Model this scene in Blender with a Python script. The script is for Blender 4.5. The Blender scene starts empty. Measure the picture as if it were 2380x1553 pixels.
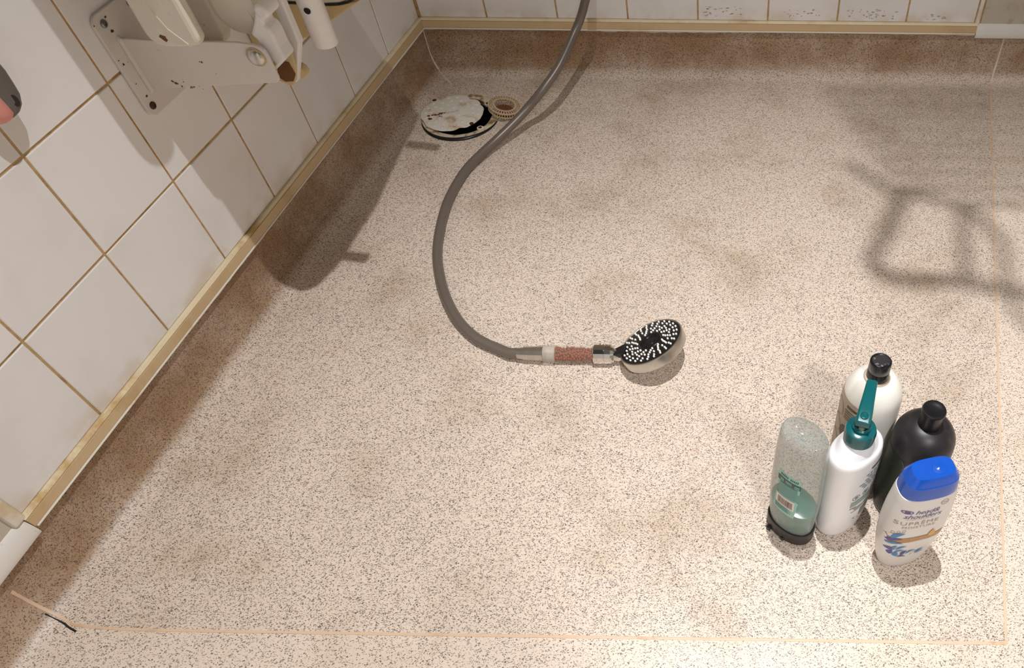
import bpy, bmesh, math, random
from mathutils import Vector, Matrix, Euler
from mathutils.bvhtree import BVHTree

random.seed(7)
S = bpy.context.scene
C = S.collection
PI = math.pi

# ------------------------------------------------------------------ camera
IMG_W, IMG_H = 2380.0, 1553.0
cam_d = bpy.data.cameras.new('camera')
cam = bpy.data.objects.new('camera', cam_d); C.objects.link(cam)
cam_d.sensor_fit = 'HORIZONTAL'; cam_d.sensor_width = 36.0
cam_d.lens = 1819.735 / IMG_W * 36.0
cam_d.shift_x = -517.26 / IMG_W
cam_d.shift_y = 114.49 / IMG_W
cam_d.clip_start = 0.02
right = Vector((0.99962644, -0.01797654, 0.02058724))
down = Vector((-0.00170866, -0.79288321, -0.60937122))
fwd = Vector((0.02727766, 0.60910841, -0.79261774))
mw = Matrix.Identity(4)
for i in range(3):
    mw[i][0] = right[i]; mw[i][1] = -down[i]; mw[i][2] = -fwd[i]
mw[0][3], mw[1][3], mw[2][3] = 0.6375, -1.6787, 0.998
cam.matrix_world = mw
S.camera = cam

# ------------------------------------------------------------------ world, lamps, exposure
w = bpy.data.worlds.new('world'); S.world = w; w.use_nodes = True
bg = w.node_tree.nodes['Background']
bg.inputs[0].default_value = (1.0, 0.98, 0.96, 1); bg.inputs[1].default_value = 0.032


def lamp(name, loc, power, color, radius, aim, angle, blend):
    d = bpy.data.lights.new(name, 'SPOT'); d.energy = power; d.color = color
    d.shadow_soft_size = radius; d.spot_size = math.radians(angle); d.spot_blend = blend
    o = bpy.data.objects.new(name, d); C.objects.link(o); o.location = loc
    o.rotation_euler = (Vector(aim) - Vector(loc)).to_track_quat('-Z', 'Y').to_euler()
    return o


lamp('ceiling_spot_lamp', (0.74, -0.98, 2.06), 150, (1.0, 0.985, 0.975), 0.012, (0.86, -1.42, 0), 96, 1.0)
lamp('ceiling_spot_lamp.001', (1.15, -2.45, 2.10), 100, (1.0, 0.985, 0.975), 0.09, (1.06, -1.55, 0), 73, 1.0)

S.view_settings.view_transform = 'Standard'
S.view_settings.look = 'None'
S.view_settings.gamma = 1.0
S.view_settings.use_curve_mapping = False
S.view_settings.exposure = 0.0


# ------------------------------------------------------------------ materials
def srgb(r, g, b):
    f = lambda c: (c / 255) / 12.92 if c / 255 <= 0.04045 else ((c / 255 + 0.055) / 1.055) ** 2.4
    return (f(r), f(g), f(b), 1)


class NT:
    def __init__(s, name):
        s.m = bpy.data.materials.new(name); s.m.use_nodes = True
        s.t = s.m.node_tree; s.b = s.t.nodes['Principled BSDF']

    def n(s, typ, ins=None, **kw):
        x = s.t.nodes.new(typ)
        for k, v in kw.items(): setattr(x, k, v)
        for k, v in (ins or {}).items():
            if isinstance(v, bpy.types.NodeSocket): s.t.links.new(v, x.inputs[k])
            else: x.inputs[k].default_value = v
        return x

    def link(s, a, b): s.t.links.new(a, b)

    def pos(s): return s.n('ShaderNodeNewGeometry').outputs['Position']

    def noise(s, scale, detail=3, rough=0.55, vec=None, out='Fac'):
        return s.n('ShaderNodeTexNoise', {'Vector': vec if vec else s.pos(), 'Scale': scale, 'Detail': detail, 'Roughness': rough}).outputs[out]

    def ramp(s, fac, lo, hi, a=0.0, b=1.0):
        return s.n('ShaderNodeMapRange', {0: fac, 1: lo, 2: hi, 3: a, 4: b}, interpolation_type='SMOOTHSTEP').outputs[0]

    def math(s, op, a, b=0.0): return s.n('ShaderNodeMath', {0: a, 1: b}, operation=op).outputs[0]

    def mix(s, fac, a, b):
        x = s.n('ShaderNodeMix', data_type='RGBA')
        for i, v in ((0, fac), (6, a), (7, b)):
            if isinstance(v, bpy.types.NodeSocket): s.t.links.new(v, x.inputs[i])
            else: x.inputs[i].default_value = v
        return x.outputs[2]

    def set(s, **kw):
        names = dict(color='Base Color', rough='Roughness', metal='Metallic', alpha='Alpha', spec='Specular IOR Level', trans='Transmission Weight', sss='Subsurface Weight', coat='Coat Weight')
        for k, v in kw.items():
            i = s.b.inputs[names[k]]
            if isinstance(v, bpy.types.NodeSocket): s.t.links.new(v, i)
            else: i.default_value = v
        return s

    def bump(s, h, strength=0.2, dist=0.001):
        x = s.n('ShaderNodeBump', {'Height': h, 'Strength': strength, 'Distance': dist}); s.link(x.outputs[0], s.b.inputs['Normal']); return s


def plain(name, col, rough=0.4, metal=0.0, var=0.12, scale=60, dirt=None, dirt_lo=0.62, dirt_hi=0.75, dirt_scale=40, **kw):
    """plain surface with a light mottling and optional dirt patches"""
    t = NT(name)
    f = t.noise(scale, 4)
    c2 = tuple(list(x * (1 - var) for x in col[:3]) + [1])
    c = t.mix(f, col, c2)
    if dirt:
        c = t.mix(t.ramp(t.noise(dirt_scale, 5, 0.65), dirt_lo, dirt_hi), c, dirt)
    t.set(color=c, rough=rough, metal=metal, **kw)
    return t.m


def vinyl(name, density, base, stain):
    t = NT(name)
    p = t.pos()
    warp = t.n('ShaderNodeVectorMath', {0: t.noise(330, 2, vec=p, out='Color'), 1: (0.5, 0.5, 0.5)}, operation='SUBTRACT').outputs[0]
    warp = t.n('ShaderNodeVectorMath', {0: warp, 3: 0.0045}, operation='SCALE').outputs[0]
    q = t.n('ShaderNodeVectorMath', {0: p, 1: warp}, operation='ADD').outputs[0]
    masks = []
    cols = []
    for rz, sc in ((0.5, 400.0), (2.1, 430.0)):
        mp = t.n('ShaderNodeMapping', {'Vector': q, 'Rotation': (0.3, 0.2, rz), 'Scale': (1.0, 1.9, 1.3)}).outputs[0]
        v = t.n('ShaderNodeTexVoronoi', {'Vector': mp, 'Scale': sc, 'Randomness': 1.0})
        sep = t.n('ShaderNodeSeparateColor', {0: v.outputs['Color']})
        rad = t.ramp(sep.outputs[0], 1.0 - density, 1.0, 0.0, 0.56)
        d = t.math('SUBTRACT', rad, v.outputs['Distance'])
        masks.append(t.math('MULTIPLY', t.ramp(d, -0.01, 0.10), t.ramp(sep.outputs[2], 0.0, 1.0, 0.7, 1.0)))
        cols.append(sep.outputs[1])
    big = t.noise(2.6, 5, 0.6, vec=p)
    mid = t.noise(5.5, 5, 0.62, vec=p)
    c = t.mix(t.ramp(big, 0.35, 0.7), base, tuple(list(x * 0.93 for x in base[:3]) + [1]))
    c = t.mix(t.math('MULTIPLY', t.ramp(mid, 0.47, 0.76), 0.68), c, stain)
    c = t.mix(t.math('MULTIPLY', t.ramp(t.noise(16, 5, 0.7, vec=p), 0.60, 0.76), 0.45), c, srgb(206, 150, 112))
    # grime on the coved edge: brown dirt plus painted shade, down to its foot
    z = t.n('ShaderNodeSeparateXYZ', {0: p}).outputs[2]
    grime_shade = t.math('MULTIPLY', t.math('MULTIPLY', t.ramp(z, 0.0003, 0.016), t.ramp(mid, 0.25, 0.6, 0.45, 1.0)), 0.86)
    c = t.mix(grime_shade, c, srgb(152, 116, 78))
    for m_, k in zip(masks, cols):
        sp = t.mix(t.ramp(k, 0.55, 0.75), srgb(78, 64, 53), srgb(76, 78, 88))
        c = t.mix(t.math('MULTIPLY', m_, 0.92), c, sp)
    t.set(color=c, rough=t.ramp(mid, 0.3, 0.75, 0.34, 0.55), spec=0.35)
    t.bump(t.noise(900, 2, vec=p), 0.12, 0.0006)
    return t.m


M = {}
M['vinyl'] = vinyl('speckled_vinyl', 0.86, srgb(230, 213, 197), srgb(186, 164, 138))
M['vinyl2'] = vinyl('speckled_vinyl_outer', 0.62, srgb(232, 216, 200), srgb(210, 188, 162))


def tile_mat():
    t = NT('glazed_tile')
    p = t.pos()
    r = t.n('ShaderNodeObjectInfo').outputs['Random']
    c = t.mix(r, srgb(236, 235, 236), srgb(241, 239, 239))
    c = t.mix(t.math('MULTIPLY', t.ramp(t.noise(7, 4, vec=p), 0.45, 0.75), 0.35), c, srgb(214, 208, 200))
    z = t.n('ShaderNodeSeparateXYZ', {0: p}).outputs[2]
    edge = t.math('MULTIPLY', t.ramp(z, 0.160, 0.124), t.ramp(t.noise(18, 4, vec=p), 0.40, 0.65))
    c = t.mix(t.math('MULTIPLY', edge, 0.45), c, srgb(206, 184, 148))
    v = t.n('ShaderNodeTexVoronoi', {'Vector': p, 'Scale': 26.0})
    sep = t.n('ShaderNodeSeparateColor', {0: v.outputs['Color']})
    spot = t.math('SUBTRACT', t.ramp(sep.outputs[0], 0.6, 1.0, 0.0, 0.045), v.outputs['Distance'])
    c = t.mix(t.math('MULTIPLY', t.ramp(spot, 0.0, 0.012), 0.7), c, srgb(96, 84, 74))
    t.set(color=c, rough=0.30, spec=0.4)
    return t.m


M['tile'] = tile_mat()
M['grout'] = plain('tan_grout', srgb(204, 170, 118), 0.8, var=0.25, scale=120, dirt=srgb(158, 122, 72), dirt_lo=0.45, dirt_hi=0.7, dirt_scale=30)
M['plaster'] = plain('old_plaster', srgb(205, 196, 182), 0.7, var=0.15, scale=30, dirt=srgb(160, 136, 96), dirt_lo=0.5, dirt_hi=0.7, dirt_scale=14)
M['beige_strip'] = plain('beige_plastic_strip', srgb(214, 188, 148), 0.45, var=0.10, scale=14, dirt=srgb(180, 146, 88), dirt_lo=0.5, dirt_hi=0.85, dirt_scale=7)
M['strip_lip'] = plain('cream_plastic_lip', srgb(242, 226, 192), 0.45, var=0.15, scale=20, dirt=srgb(190, 150, 84), dirt_lo=0.5, dirt_hi=0.75, dirt_scale=12)
M['sealant'] = plain('white_sealant', srgb(240, 236, 226), 0.5, var=0.12, scale=30, dirt=srgb(206, 178, 124), dirt_lo=0.56, dirt_hi=0.74, dirt_scale=7)
M['white_trim'] = plain('white_pvc_trim', srgb(232, 228, 222), 0.4, var=0.08, scale=30, dirt=srgb(150, 140, 120), dirt_lo=0.62, dirt_hi=0.8, dirt_scale=40)
M['weld'] = plain('peach_weld_rod', srgb(228, 198, 170), 0.5, var=0.12, scale=60, dirt=srgb(196, 146, 104), dirt_lo=0.55, dirt_hi=0.75, dirt_scale=16)
M['white_weld'] = plain('white_weld_rod', srgb(228, 216, 200), 0.5, var=0.15, scale=80, dirt=srgb(160, 134, 100), dirt_lo=0.6, dirt_hi=0.75, dirt_scale=70)
M['black_gap'] = plain('black_gap', srgb(22, 19, 16), 0.7)
M['white_paint'] = plain('worn_white_paint', srgb(226, 220, 214), 0.38, var=0.08, scale=25, dirt=srgb(128, 92, 46), dirt_lo=0.70, dirt_hi=0.74, dirt_scale=55)
M['white_clean'] = plain('white_powder_coat', srgb(238, 236, 234), 0.3, var=0.04, scale=25)
M['pad'] = plain('grimy_cream_plastic', srgb(238, 230, 217), 0.45, var=0.15, scale=22, dirt=srgb(120, 100, 84), dirt_lo=0.63, dirt_hi=0.78, dirt_scale=120)
M['yellowed'] = plain('yellowed_plastic', srgb(214, 190, 140), 0.5, var=0.2, scale=16, dirt=srgb(150, 116, 66), dirt_lo=0.55, dirt_hi=0.75, dirt_scale=30)
M['chrome'] = plain('chrome', (0.72, 0.70, 0.67, 1), 0.10, 1.0, var=0.08, scale=60)
M['chrome_dull'] = plain('water_marked_chrome', (0.70, 0.67, 0.62, 1), 0.30, 1.0, var=0.25, scale=90)
M['steel'] = plain('steel_screw', (0.30, 0.29, 0.28, 1), 0.35, 1.0, var=0.3, scale=200)
M['rust'] = plain('rusty_screw', srgb(84, 54, 36), 0.7, 0.2, var=0.4, scale=400)
M['rust_stain'] = plain('rust_stain', srgb(120, 74, 34), 0.8, var=0.4, scale=300)
M['dirt'] = plain('dark_dirt', srgb(70, 52, 36), 0.9, var=0.3, scale=300)
M['hose'] = plain('grey_hose', srgb(120, 110, 101), 0.36, 0.25, var=0.1, scale=40, spec=0.6)
M['black'] = plain('black_plastic', srgb(24, 24, 26), 0.3, var=0.3, scale=90)
M['nozzle'] = plain('white_silicone', srgb(250, 246, 238), 0.5, var=0.06)
M['bead'] = plain('terracotta_bead', srgb(168, 76, 36), 0.55, var=0.35, scale=260)
M['clear'] = plain('clear_plastic', srgb(232, 220, 206), 0.08, var=0.05, alpha=0.07, spec=0.7)
M['frost'] = plain('frosted_clear_plastic', srgb(226, 216, 204), 0.3, var=0.1, scale=200, alpha=0.45, spec=0.6)
M['drain_white'] = plain('stained_white_plastic', srgb(228, 222, 210), 0.5, var=0.08, scale=50, dirt=srgb(176, 140, 90), dirt_lo=0.50, dirt_hi=0.72, dirt_scale=26)
M['drain_dirty'] = plain('yellow_stained_plastic', srgb(214, 200, 176), 0.55, var=0.15, scale=60, dirt=srgb(138, 104, 58), dirt_lo=0.48, dirt_hi=0.62, dirt_scale=60)
M['strainer'] = plain('beige_strainer_plastic', srgb(206, 182, 152), 0.5, var=0.12, scale=90, dirt=srgb(140, 110, 70), dirt_lo=0.58, dirt_hi=0.75, dirt_scale=120)
M['print_grey'] = plain('grey_print', srgb(150, 145, 138), 0.5)
M['scuff'] = plain('dark_scuff', srgb(168, 158, 146), 0.6, var=0.3, scale=200)


# ------------------------------------------------------------------ mesh helpers
class MB:
    def __init__(s): s.v = []; s.f = []

    def add(s, vs, fs):
        o = len(s.v); s.v += [tuple(x) for x in vs]; s.f += [tuple(i + o for i in f) for f in fs]; return s

    def box(s, x0, x1, y0, y1, z0, z1):
        vs = [(x, y, z) for x in (x0, x1) for y in (y0, y1) for z in (z0, z1)]
        return s.add(vs, [(0, 1, 3, 2), (4, 6, 7, 5), (0, 4, 5, 1), (2, 3, 7, 6), (0, 2, 6, 4), (1, 5, 7, 3)])

    def rings(s, rings, cap0=True, cap1=True, closed=True):
        n = len(rings[0]); vs = [p for r in rings for p in r]; fs = []
        for i in range(len(rings) - 1):
            for j in range(n if closed else n - 1):
                k = (j + 1) % n
                fs.append((i * n + j, i * n + k, (i + 1) * n + k, (i + 1) * n + j))
        if cap0: fs.append(tuple(range(n - 1, -1, -1)))
        if cap1: fs.append(tuple((len(rings) - 1) * n + j for j in range(n)))
        return s.add(vs, fs)

    def lathe(s, prof, n=32, mat=None, cap0=True, cap1=True):
        mat = mat or Matrix.Identity(4)
        rs = [[tuple(mat @ Vector((r * math.cos(2 * PI * j / n), r * math.sin(2 * PI * j / n), z))) for j in range(n)] for r, z in prof]
        return s.rings(rs, cap0, cap1)

    def cyl(s, a, b, r0, r1=None, n=20):
        a, b = Vector(a), Vector(b); r1 = r0 if r1 is None else r1
        q = (b - a).to_track_quat('Z', 'Y').to_matrix().to_4x4(); q.translation = a
        return s.lathe([(r0, 0), (r1, (b - a).length)], n, q)

    def tube(s, pts, r, n=14, cap=True):
        pts = [Vector(p) for p in pts]; rs = []
        up = None
        for i, p in enumerate(pts):
            d = (pts[min(i + 1, len(pts) - 1)] - pts[max(i - 1, 0)]).normalized()
            if up is None:
                up = d.orthogonal().normalized()
            else:
                up = (up - d * up.dot(d)).normalized()
            sd = d.cross(up); rr = r[i] if isinstance(r, (list, tuple)) else r
            rs.append([tuple(p + (up * math.cos(2 * PI * j / n) + sd * math.sin(2 * PI * j / n)) * rr) for j in range(n)])
        return s.rings(rs, cap, cap)

    def prism(s, poly, z0, z1, mat=None):
        mat = mat or Matrix.Identity(4); n = len(poly)
        vs = [tuple(mat @ Vector((x, y, z))) for z in (z0, z1) for x, y in poly]
        return s.add(vs, [tuple(range(n - 1, -1, -1)), tuple(range(n, 2 * n))] + [(i, (i + 1) % n, n + (i + 1) % n, n + i) for i in range(n)])

    def ico(s, c, r, sub=1):
        bm = bmesh.new(); bmesh.ops.create_icosphere(bm, subdivisions=sub, radius=r)
        vs = [tuple(v.co + Vector(c)) for v in bm.verts]; fs = [tuple(v.index for v in f.verts) for f in bm.faces]; bm.free()
        return s.add(vs, fs)

    def mesh(s, name, mat, smooth=0):
        me = bpy.data.meshes.new(name); me.from_pydata(s.v, [], s.f)
        bm = bmesh.new(); bm.from_mesh(me); bmesh.ops.recalc_face_normals(bm, faces=bm.faces)
        if smooth:
            for f in bm.faces: f.smooth = True
            lim = math.radians(smooth)
            for e in bm.edges:
                if len(e.link_faces) == 2 and e.calc_face_angle(0) > lim: e.smooth = False
        bm.to_mesh(me); bm.free()
        if mat: me.materials.append(mat)
        return me

    def build(s, name, mat, parent=None, smooth=0, bevel=0, seg=2):
        return link(name, s.mesh(name, mat, smooth), parent, bevel, seg)


def link(name, me, parent=None, bevel=0, seg=2):
    o = bpy.data.objects.new(name, me); C.objects.link(o); o.parent = parent
    if bevel:
        b = o.modifiers.new('bevel', 'BEVEL'); b.width = bevel; b.segments = seg; b.limit_method = 'ANGLE'; b.angle_limit = math.radians(40)
        b.harden_normals = False
    return o


def tag(o, label=None, cat=None, group=None, kind=None):
    if label: o['label'] = label
    if cat: o['category'] = cat
    if group: o['group'] = group
    if kind: o['kind'] = kind
    return o


def thing(name, label, cat, loc=(0, 0, 0), rz=0.0, group=None):
    o = bpy.data.objects.new(name, None); C.objects.link(o); o.location = loc; o.rotation_euler = (0, 0, rz)
    o.empty_display_size = 0.05
    return tag(o, label, cat, group)


def struct(o): o['kind'] = 'structure'; return o


def smooth_path(pts, n=12):
    pts = [Vector(p) for p in pts]; out = []
    for i in range(len(pts) - 1):
        p0 = pts[max(i - 1, 0)]; p1 = pts[i]; p2 = pts[i + 1]; p3 = pts[min(i + 2, len(pts) - 1)]
        for k in range(n):
            t = k / n
            out.append(0.5 * ((2 * p1) + (p2 - p0) * t + (2 * p0 - 5 * p1 + 4 * p2 - p3) * t * t + (3 * p1 - p0 - 3 * p2 + p3) * t ** 3))
    out.append(pts[-1]); return out


def rrect(x0, x1, y0, y1, r, n=6):
    out = []
    for cx, cy, a in ((x1 - r, y1 - r, 0), (x0 + r, y1 - r, 90), (x0 + r, y0 + r, 180), (x1 - r, y0 + r, 270)):
        for k in range(n + 1):
            t = math.radians(a + 90 * k / n); out.append((cx + r * math.cos(t), cy + r * math.sin(t)))
    return out


# ------------------------------------------------------------------ setting: floor, walls, trims
PHI = math.radians(-9.87955)           # the left wall meets the back wall at a little more than a right angle
DV = Vector((math.sin(PHI), -math.cos(PHI), 0)); NL = Vector((math.cos(PHI), math.sin(PHI), 0))
CP = math.cos(PHI)
COVE_R, COVE_TOP = 0.043, 0.103
FB0, FB1 = 1.3241, 1.3562      # front weld seam, distance along the left wall at its left and right end


def fp(a, b, z=0.0):   # oblique floor coordinates: a along back wall, b along left wall
    return (a + DV.x * b, DV.y * b, z)


prof = [(0.0, COVE_TOP), (0.0, COVE_R + 0.02), (0.0, COVE_R)]
for k in range(1, 9):
    t = k / 8 * PI / 2
    prof.append((COVE_R * (1 - math.cos(t)), COVE_R * (1 - math.sin(t))))

SEAM_T, SEAM_R, SEAM_E = 1.2936, 1.2847, 1.2472       # a-coordinate of the right weld seam: on the wall, at the cove foot, at its front end
DRAIN = (0.096, -0.186); DRAIN_R = 0.074


def sr(d): return SEAM_T + (SEAM_R - SEAM_T) * min(1, d / COVE_R)


def fb(d): return FB0 - 0.006 - 0.018 * (1 - min(1, d / COVE_R)) ** 0.8


def floor_mesh():
    m = MB()
    n = len(prof)
    # back cove strip (mitred at the corner), left cove strip
    back = [[fp(d / CP, d / CP, z), fp(sr(d), d / CP, z)] for d, z in prof]
    left = [[fp(d / CP, d / CP, z), fp(d / CP, fb(d), z)] for d, z in prof]
    for strip in (back, left):
        vs = []; fs = []
        for r_ in strip:
            a, b = Vector(r_[0]), Vector(r_[1])
            vs += [tuple(a.lerp(b, k / 24)) for k in range(25)]
        for i in range(n - 1):
            for k in range(24): fs.append((i * 25 + k, i * 25 + k + 1, (i + 1) * 25 + k + 1, (i + 1) * 25 + k))
        m.add(vs, fs)
    bm = bmesh.new()
    D = COVE_R / CP
    outer = [bm.verts.new(fp(*q)) for q in ((D, D), (SEAM_R, D), (SEAM_E, FB1), (D, FB0))]
    hole = [bm.verts.new((DRAIN[0] + DRAIN_R * math.cos(2 * PI * k / 48), DRAIN[1] + DRAIN_R * math.sin(2 * PI * k / 48), 0)) for k in range(48)]
    es = [bm.edges.new((l[i], l[(i + 1) % len(l)])) for l in (outer, hole) for i in range(len(l))]
    bmesh.ops.triangle_fill(bm, use_beauty=True, use_dissolve=False, edges=es, normal=(0, 0, 1))
    for f in list(bm.faces):
        c = f.calc_center_median()
        if (c.x - DRAIN[0]) ** 2 + (c.y - DRAIN[1]) ** 2 < (DRAIN_R * 0.93) ** 2: bm.faces.remove(f)
    bm.verts.index_update()
    m.add([tuple(v.co) for v in bm.verts], [tuple(v.index for v in f.verts) for f in bm.faces]); bm.free()
    return m


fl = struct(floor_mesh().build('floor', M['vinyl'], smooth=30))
for f in fl.data.polygons: pass
# outer sheet: right of the right seam and in front of the front seam
m = MB()
XR, YF = 2.3, 2.6
R0 = SEAM_R
strip = [[fp(sr(d), d / CP, z), fp(XR, d / CP, z)] for d, z in prof]
m.add([v for r_ in strip for v in r_], [(2 * i, 2 * i + 1, 2 * i + 3, 2 * i + 2) for i in range(len(prof) - 1)])
strip = [[fp(d / CP, fb(d), z), fp(d / CP, YF, z)] for d, z in prof]
m.add([v for r_ in strip for v in r_], [(2 * i, 2 * i + 1, 2 * i + 3, 2 * i + 2) for i in range(len(prof) - 1)])
D = COVE_R / CP
m.add([fp(R0, D), fp(XR, D), fp(XR, FB1), fp(SEAM_E, FB1)], [(0, 1, 2, 3)])
m.add([fp(D, FB0), fp(SEAM_E, FB1), fp(XR, FB1), fp(XR, YF), fp(D, YF)], [(0, 1, 2, 3, 4)])
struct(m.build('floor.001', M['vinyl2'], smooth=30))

# walls
TS, TG = 0.153, 0.0034
WALL_H = 2.3
wl = struct(MB().box(-0.10, -0.0016, -3.0, 0.12, 0.0, WALL_H).build('wall_left', M['grout'])); wl.rotation_euler = (0, 0, PHI)
wb = struct(MB().box(-0.25, 2.3, 0.0016, 0.10, 0.0, WALL_H).build('wall_back', M['grout']))
TILE_T0, TILE_Z0 = 0.15429, 0.1200 + 0.15126
TILE_X0 = 0.14644


def tile_mesh(wd, ht, th=0.0055, ch=0.0009):
    """a tile lying in the xz plane, centred, front towards -y"""
    a, b = wd / 2, ht / 2
    vs = [(sx * a, th, sz * b) for sx, sz in ((-1, -1), (1, -1), (1, 1), (-1, 1))] + [(sx * a, ch, sz * b) for sx, sz in ((-1, -1), (1, -1), (1, 1), (-1, 1))] + \
         [(sx * (a - ch), 0, sz * (b - ch)) for sx, sz in ((-1, -1), (1, -1), (1, 1), (-1, 1))]
    fs = [(8, 9, 10, 11)] + [(4 + i, 4 + (i + 1) % 4, 8 + (i + 1) % 4, 8 + i) for i in range(4)] + [(i, (i + 1) % 4, 4 + (i + 1) % 4, 4 + i) for i in range(4)]
    mb = MB().add(vs, fs); return mb.mesh('tile', M['tile'])


tile_cache = {}


def put_tile(parent, u0, u1, z0, z1, left):
    wd, ht = round(u1 - u0 - TG, 4), round(z1 - z0 - TG, 4)
    if (wd, ht) not in tile_cache: tile_cache[(wd, ht)] = tile_mesh(wd, ht)
    o = bpy.data.objects.new('tile', tile_cache[(wd, ht)]); C.objects.link(o); o.parent = parent
    j = lambda: random.uniform(-0.0004, 0.0004)
    if left:
        o.rotation_euler = (random.uniform(-.002, .002), 0, PI / 2 + random.uniform(-.002, .002)); o.location = (j(), -(u0 + u1) / 2, (z0 + z1) / 2)
    else:
        o.rotation_euler = (random.uniform(-.002, .002), 0, random.uniform(-.002, .002)); o.location = ((u0 + u1) / 2, -0.0 + j(), (z0 + z1) / 2)
    return o


tcols = [0.002] + [TILE_T0 + k * TS for k in range(8)]
xcols = [0.003] + [TILE_X0 + k * TS for k in range(8)]
zrows = [0.120] + [TILE_Z0 + k * TS for k in range(6)]
for i in range(8):
    for j in range(6):
        put_tile(wl, tcols[i], tcols[i + 1], zrows[j], zrows[j + 1], True)
        put_tile(wb, xcols[i], xcols[i + 1], zrows[j], zrows[j + 1], False)
TE, XE = tcols[-1], xcols[-1]
ZT = zrows[-1]
# plaster beyond and above the tiled field
MB().box(-0.0016, -0.0006, -3.0, -TE - 0.014, 0.11, WALL_H).box(-0.0016, -0.0006, -TE - 0.014, 0.0, ZT, WALL_H).build('plaster', M['plaster'], wl)
MB().box(XE + 0.014, 2.3, 0.0006, 0.0016, 0.11, WALL_H).box(0.0, XE + 0.014, 0.0006, 0.0016, ZT, WALL_H).build('plaster', M['plaster'], wb)
struct(MB().box(1.62, 1.72, -2.6, 0.006, 0.0, WALL_H).build('wall_right', M['plaster']))


struct(MB().box(-0.30, 0.785, -1.90, -1.86, 0.005, 2.05).build('light_blocker_1', M['white_trim'], bevel=0.003))  # unseen panel added behind the camera to block the rear lamp


mb = MB(); rs_ = random.Random(31)
for x0, x1, z0, z1, cnt in ((0.615, 0.700, 0.131, 0.152, 26), (0.79, 0.88, 0.130, 0.148, 18), (0.93, 1.05, 0.128, 0.150, 30), (1.07, 1.16, 0.126, 0.142, 10)):
    for k in range(cnt):
        u, v, l_ = rs_.uniform(x0, x1), rs_.uniform(z0, z1), rs_.uniform(0.002, 0.010); h_ = rs_.uniform(0.0003, 0.0012)
        if min(abs(u - c) for c in xcols) < 0.012: continue
        mb.add([(u - l_ / 2, -0.0007, v), (u, -0.0007, v - h_), (u + l_ / 2, -0.0007, v + h_ * .4), (u, -0.0007, v + h_)], [(0, 1, 2, 3)])
mb.build('scuff_marks', M['scuff'], wb)['kind'] = 'stuff'

# beige strips under the tiles
def strip(name, length, left, end=0.0):
    mb = MB(); o0 = -0.001
    sec = [(o0, 0.1005), (0.0075, 0.1010), (0.0085, 0.1035), (0.0075, 0.1165), (o0, 0.1185)]
    lip = [(o0, 0.1165), (0.0052, 0.1165), (0.0070, 0.1180), (0.0045, 0.1215), (o0, 0.1215)]
    f = (lambda u, d, z: (d, -u, z)) if left else (lambda u, d, z: (u, -d, z))
    p = struct(MB().rings([[f(u, d, z) for d, z in sec] for u in (0.001, length)]).build(name, M['beige_strip']))
    MB().rings([[f(u, d, z) for d, z in lip] for u in (0.001, length)]).build('lip', M['strip_lip'], p)
    # irregular sealant bead along the lower edge
    n = 120; rs = []
    for k in range(n + 1):
        u = 0.004 + (length - 0.006) * k / n
        wz = 0.0022 + 0.0026 * max(0, math.sin(u * 9 + (1 if left else 3)) * 0.6 + random.uniform(-.25, .6))
        if left: wz *= 0.75
        rs.append([f(u, d, z) for d, z in ((0.0, 0.1025), (0.0090, 0.1014), (0.0096, 0.1000), (0.0062, 0.0990 - wz), (-0.0005, 0.0985 - wz * 1.3))])
    MB().rings(rs).build('sealant_bead', M['sealant'], p, smooth=50)
    if left: p.rotation_euler = (0, 0, PHI)
    return p


strip('trim_1', XE + 0.006, False)
strip('trim_2', TE + 0.004, True)
# vertical tile edge profiles
struct(MB().box(XE + 0.001, XE + 0.010, -0.004, 0.006, 0.118, ZT).build('trim_3', M['sealant'], bevel=0.003))
o = struct(MB().box(-0.006, 0.006, -TE - 0.016, -TE + 0.001, 0.118, ZT).build('trim_4', M['sealant'], bevel=0.003)); o.rotation_euler = (0, 0, PHI)


# white rounded skirting beyond the tiled field
def skirting(name, u0, u1, left):
    sec = [(-0.001, 0.0905)] + [(0.0090, 0.0910), (0.0100, 0.0940), (0.0095, 0.1000), (0.0075, 0.1080), (0.0045, 0.1150), (-0.001, 0.1200)]
    f = (lambda u, d, z: (d, -u, z)) if left else (lambda u, d, z: (u, -d, z))
    o = struct(MB().rings([[f(u, d, z) for d, z in sec] for u in (u0, u1)]).build(name, M['white_trim'], smooth=40))
    if left: o.rotation_euler = (0, 0, PHI)
    return o


skirting('trim_5', XE + 0.006, 1.62, False)
skirting('trim_6', TE + 0.005, 3.0, True)

# weld seams
bead_sec = lambda c, wv, h: None


def ribbon(name, pts, side, wd, up, hgt, mat, jit=0.0, kind=True):
    """flattened weld bead following pts; side = width direction, up = normal list"""
    rs = []
    for i, p_ in enumerate(pts):
        p_ = Vector(p_); sv = Vector(side[i] if isinstance(side, list) else side).normalized(); uv = Vector(up[i] if isinstance(up, list) else up).normalized()
        k = wd * (1 + random.uniform(-jit, jit)) / 2
        rs.append([tuple(p_ - sv * k - uv * 0.0008), tuple(p_ - sv * k * 0.8 + uv * hgt * 0.7), tuple(p_ + uv * hgt), tuple(p_ + sv * k * 0.8 + uv * hgt * 0.7), tuple(p_ + sv * k - uv * 0.0008)])
    o = MB().rings(rs).build(name, mat, smooth=50)
    return struct(o) if kind else o


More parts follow.
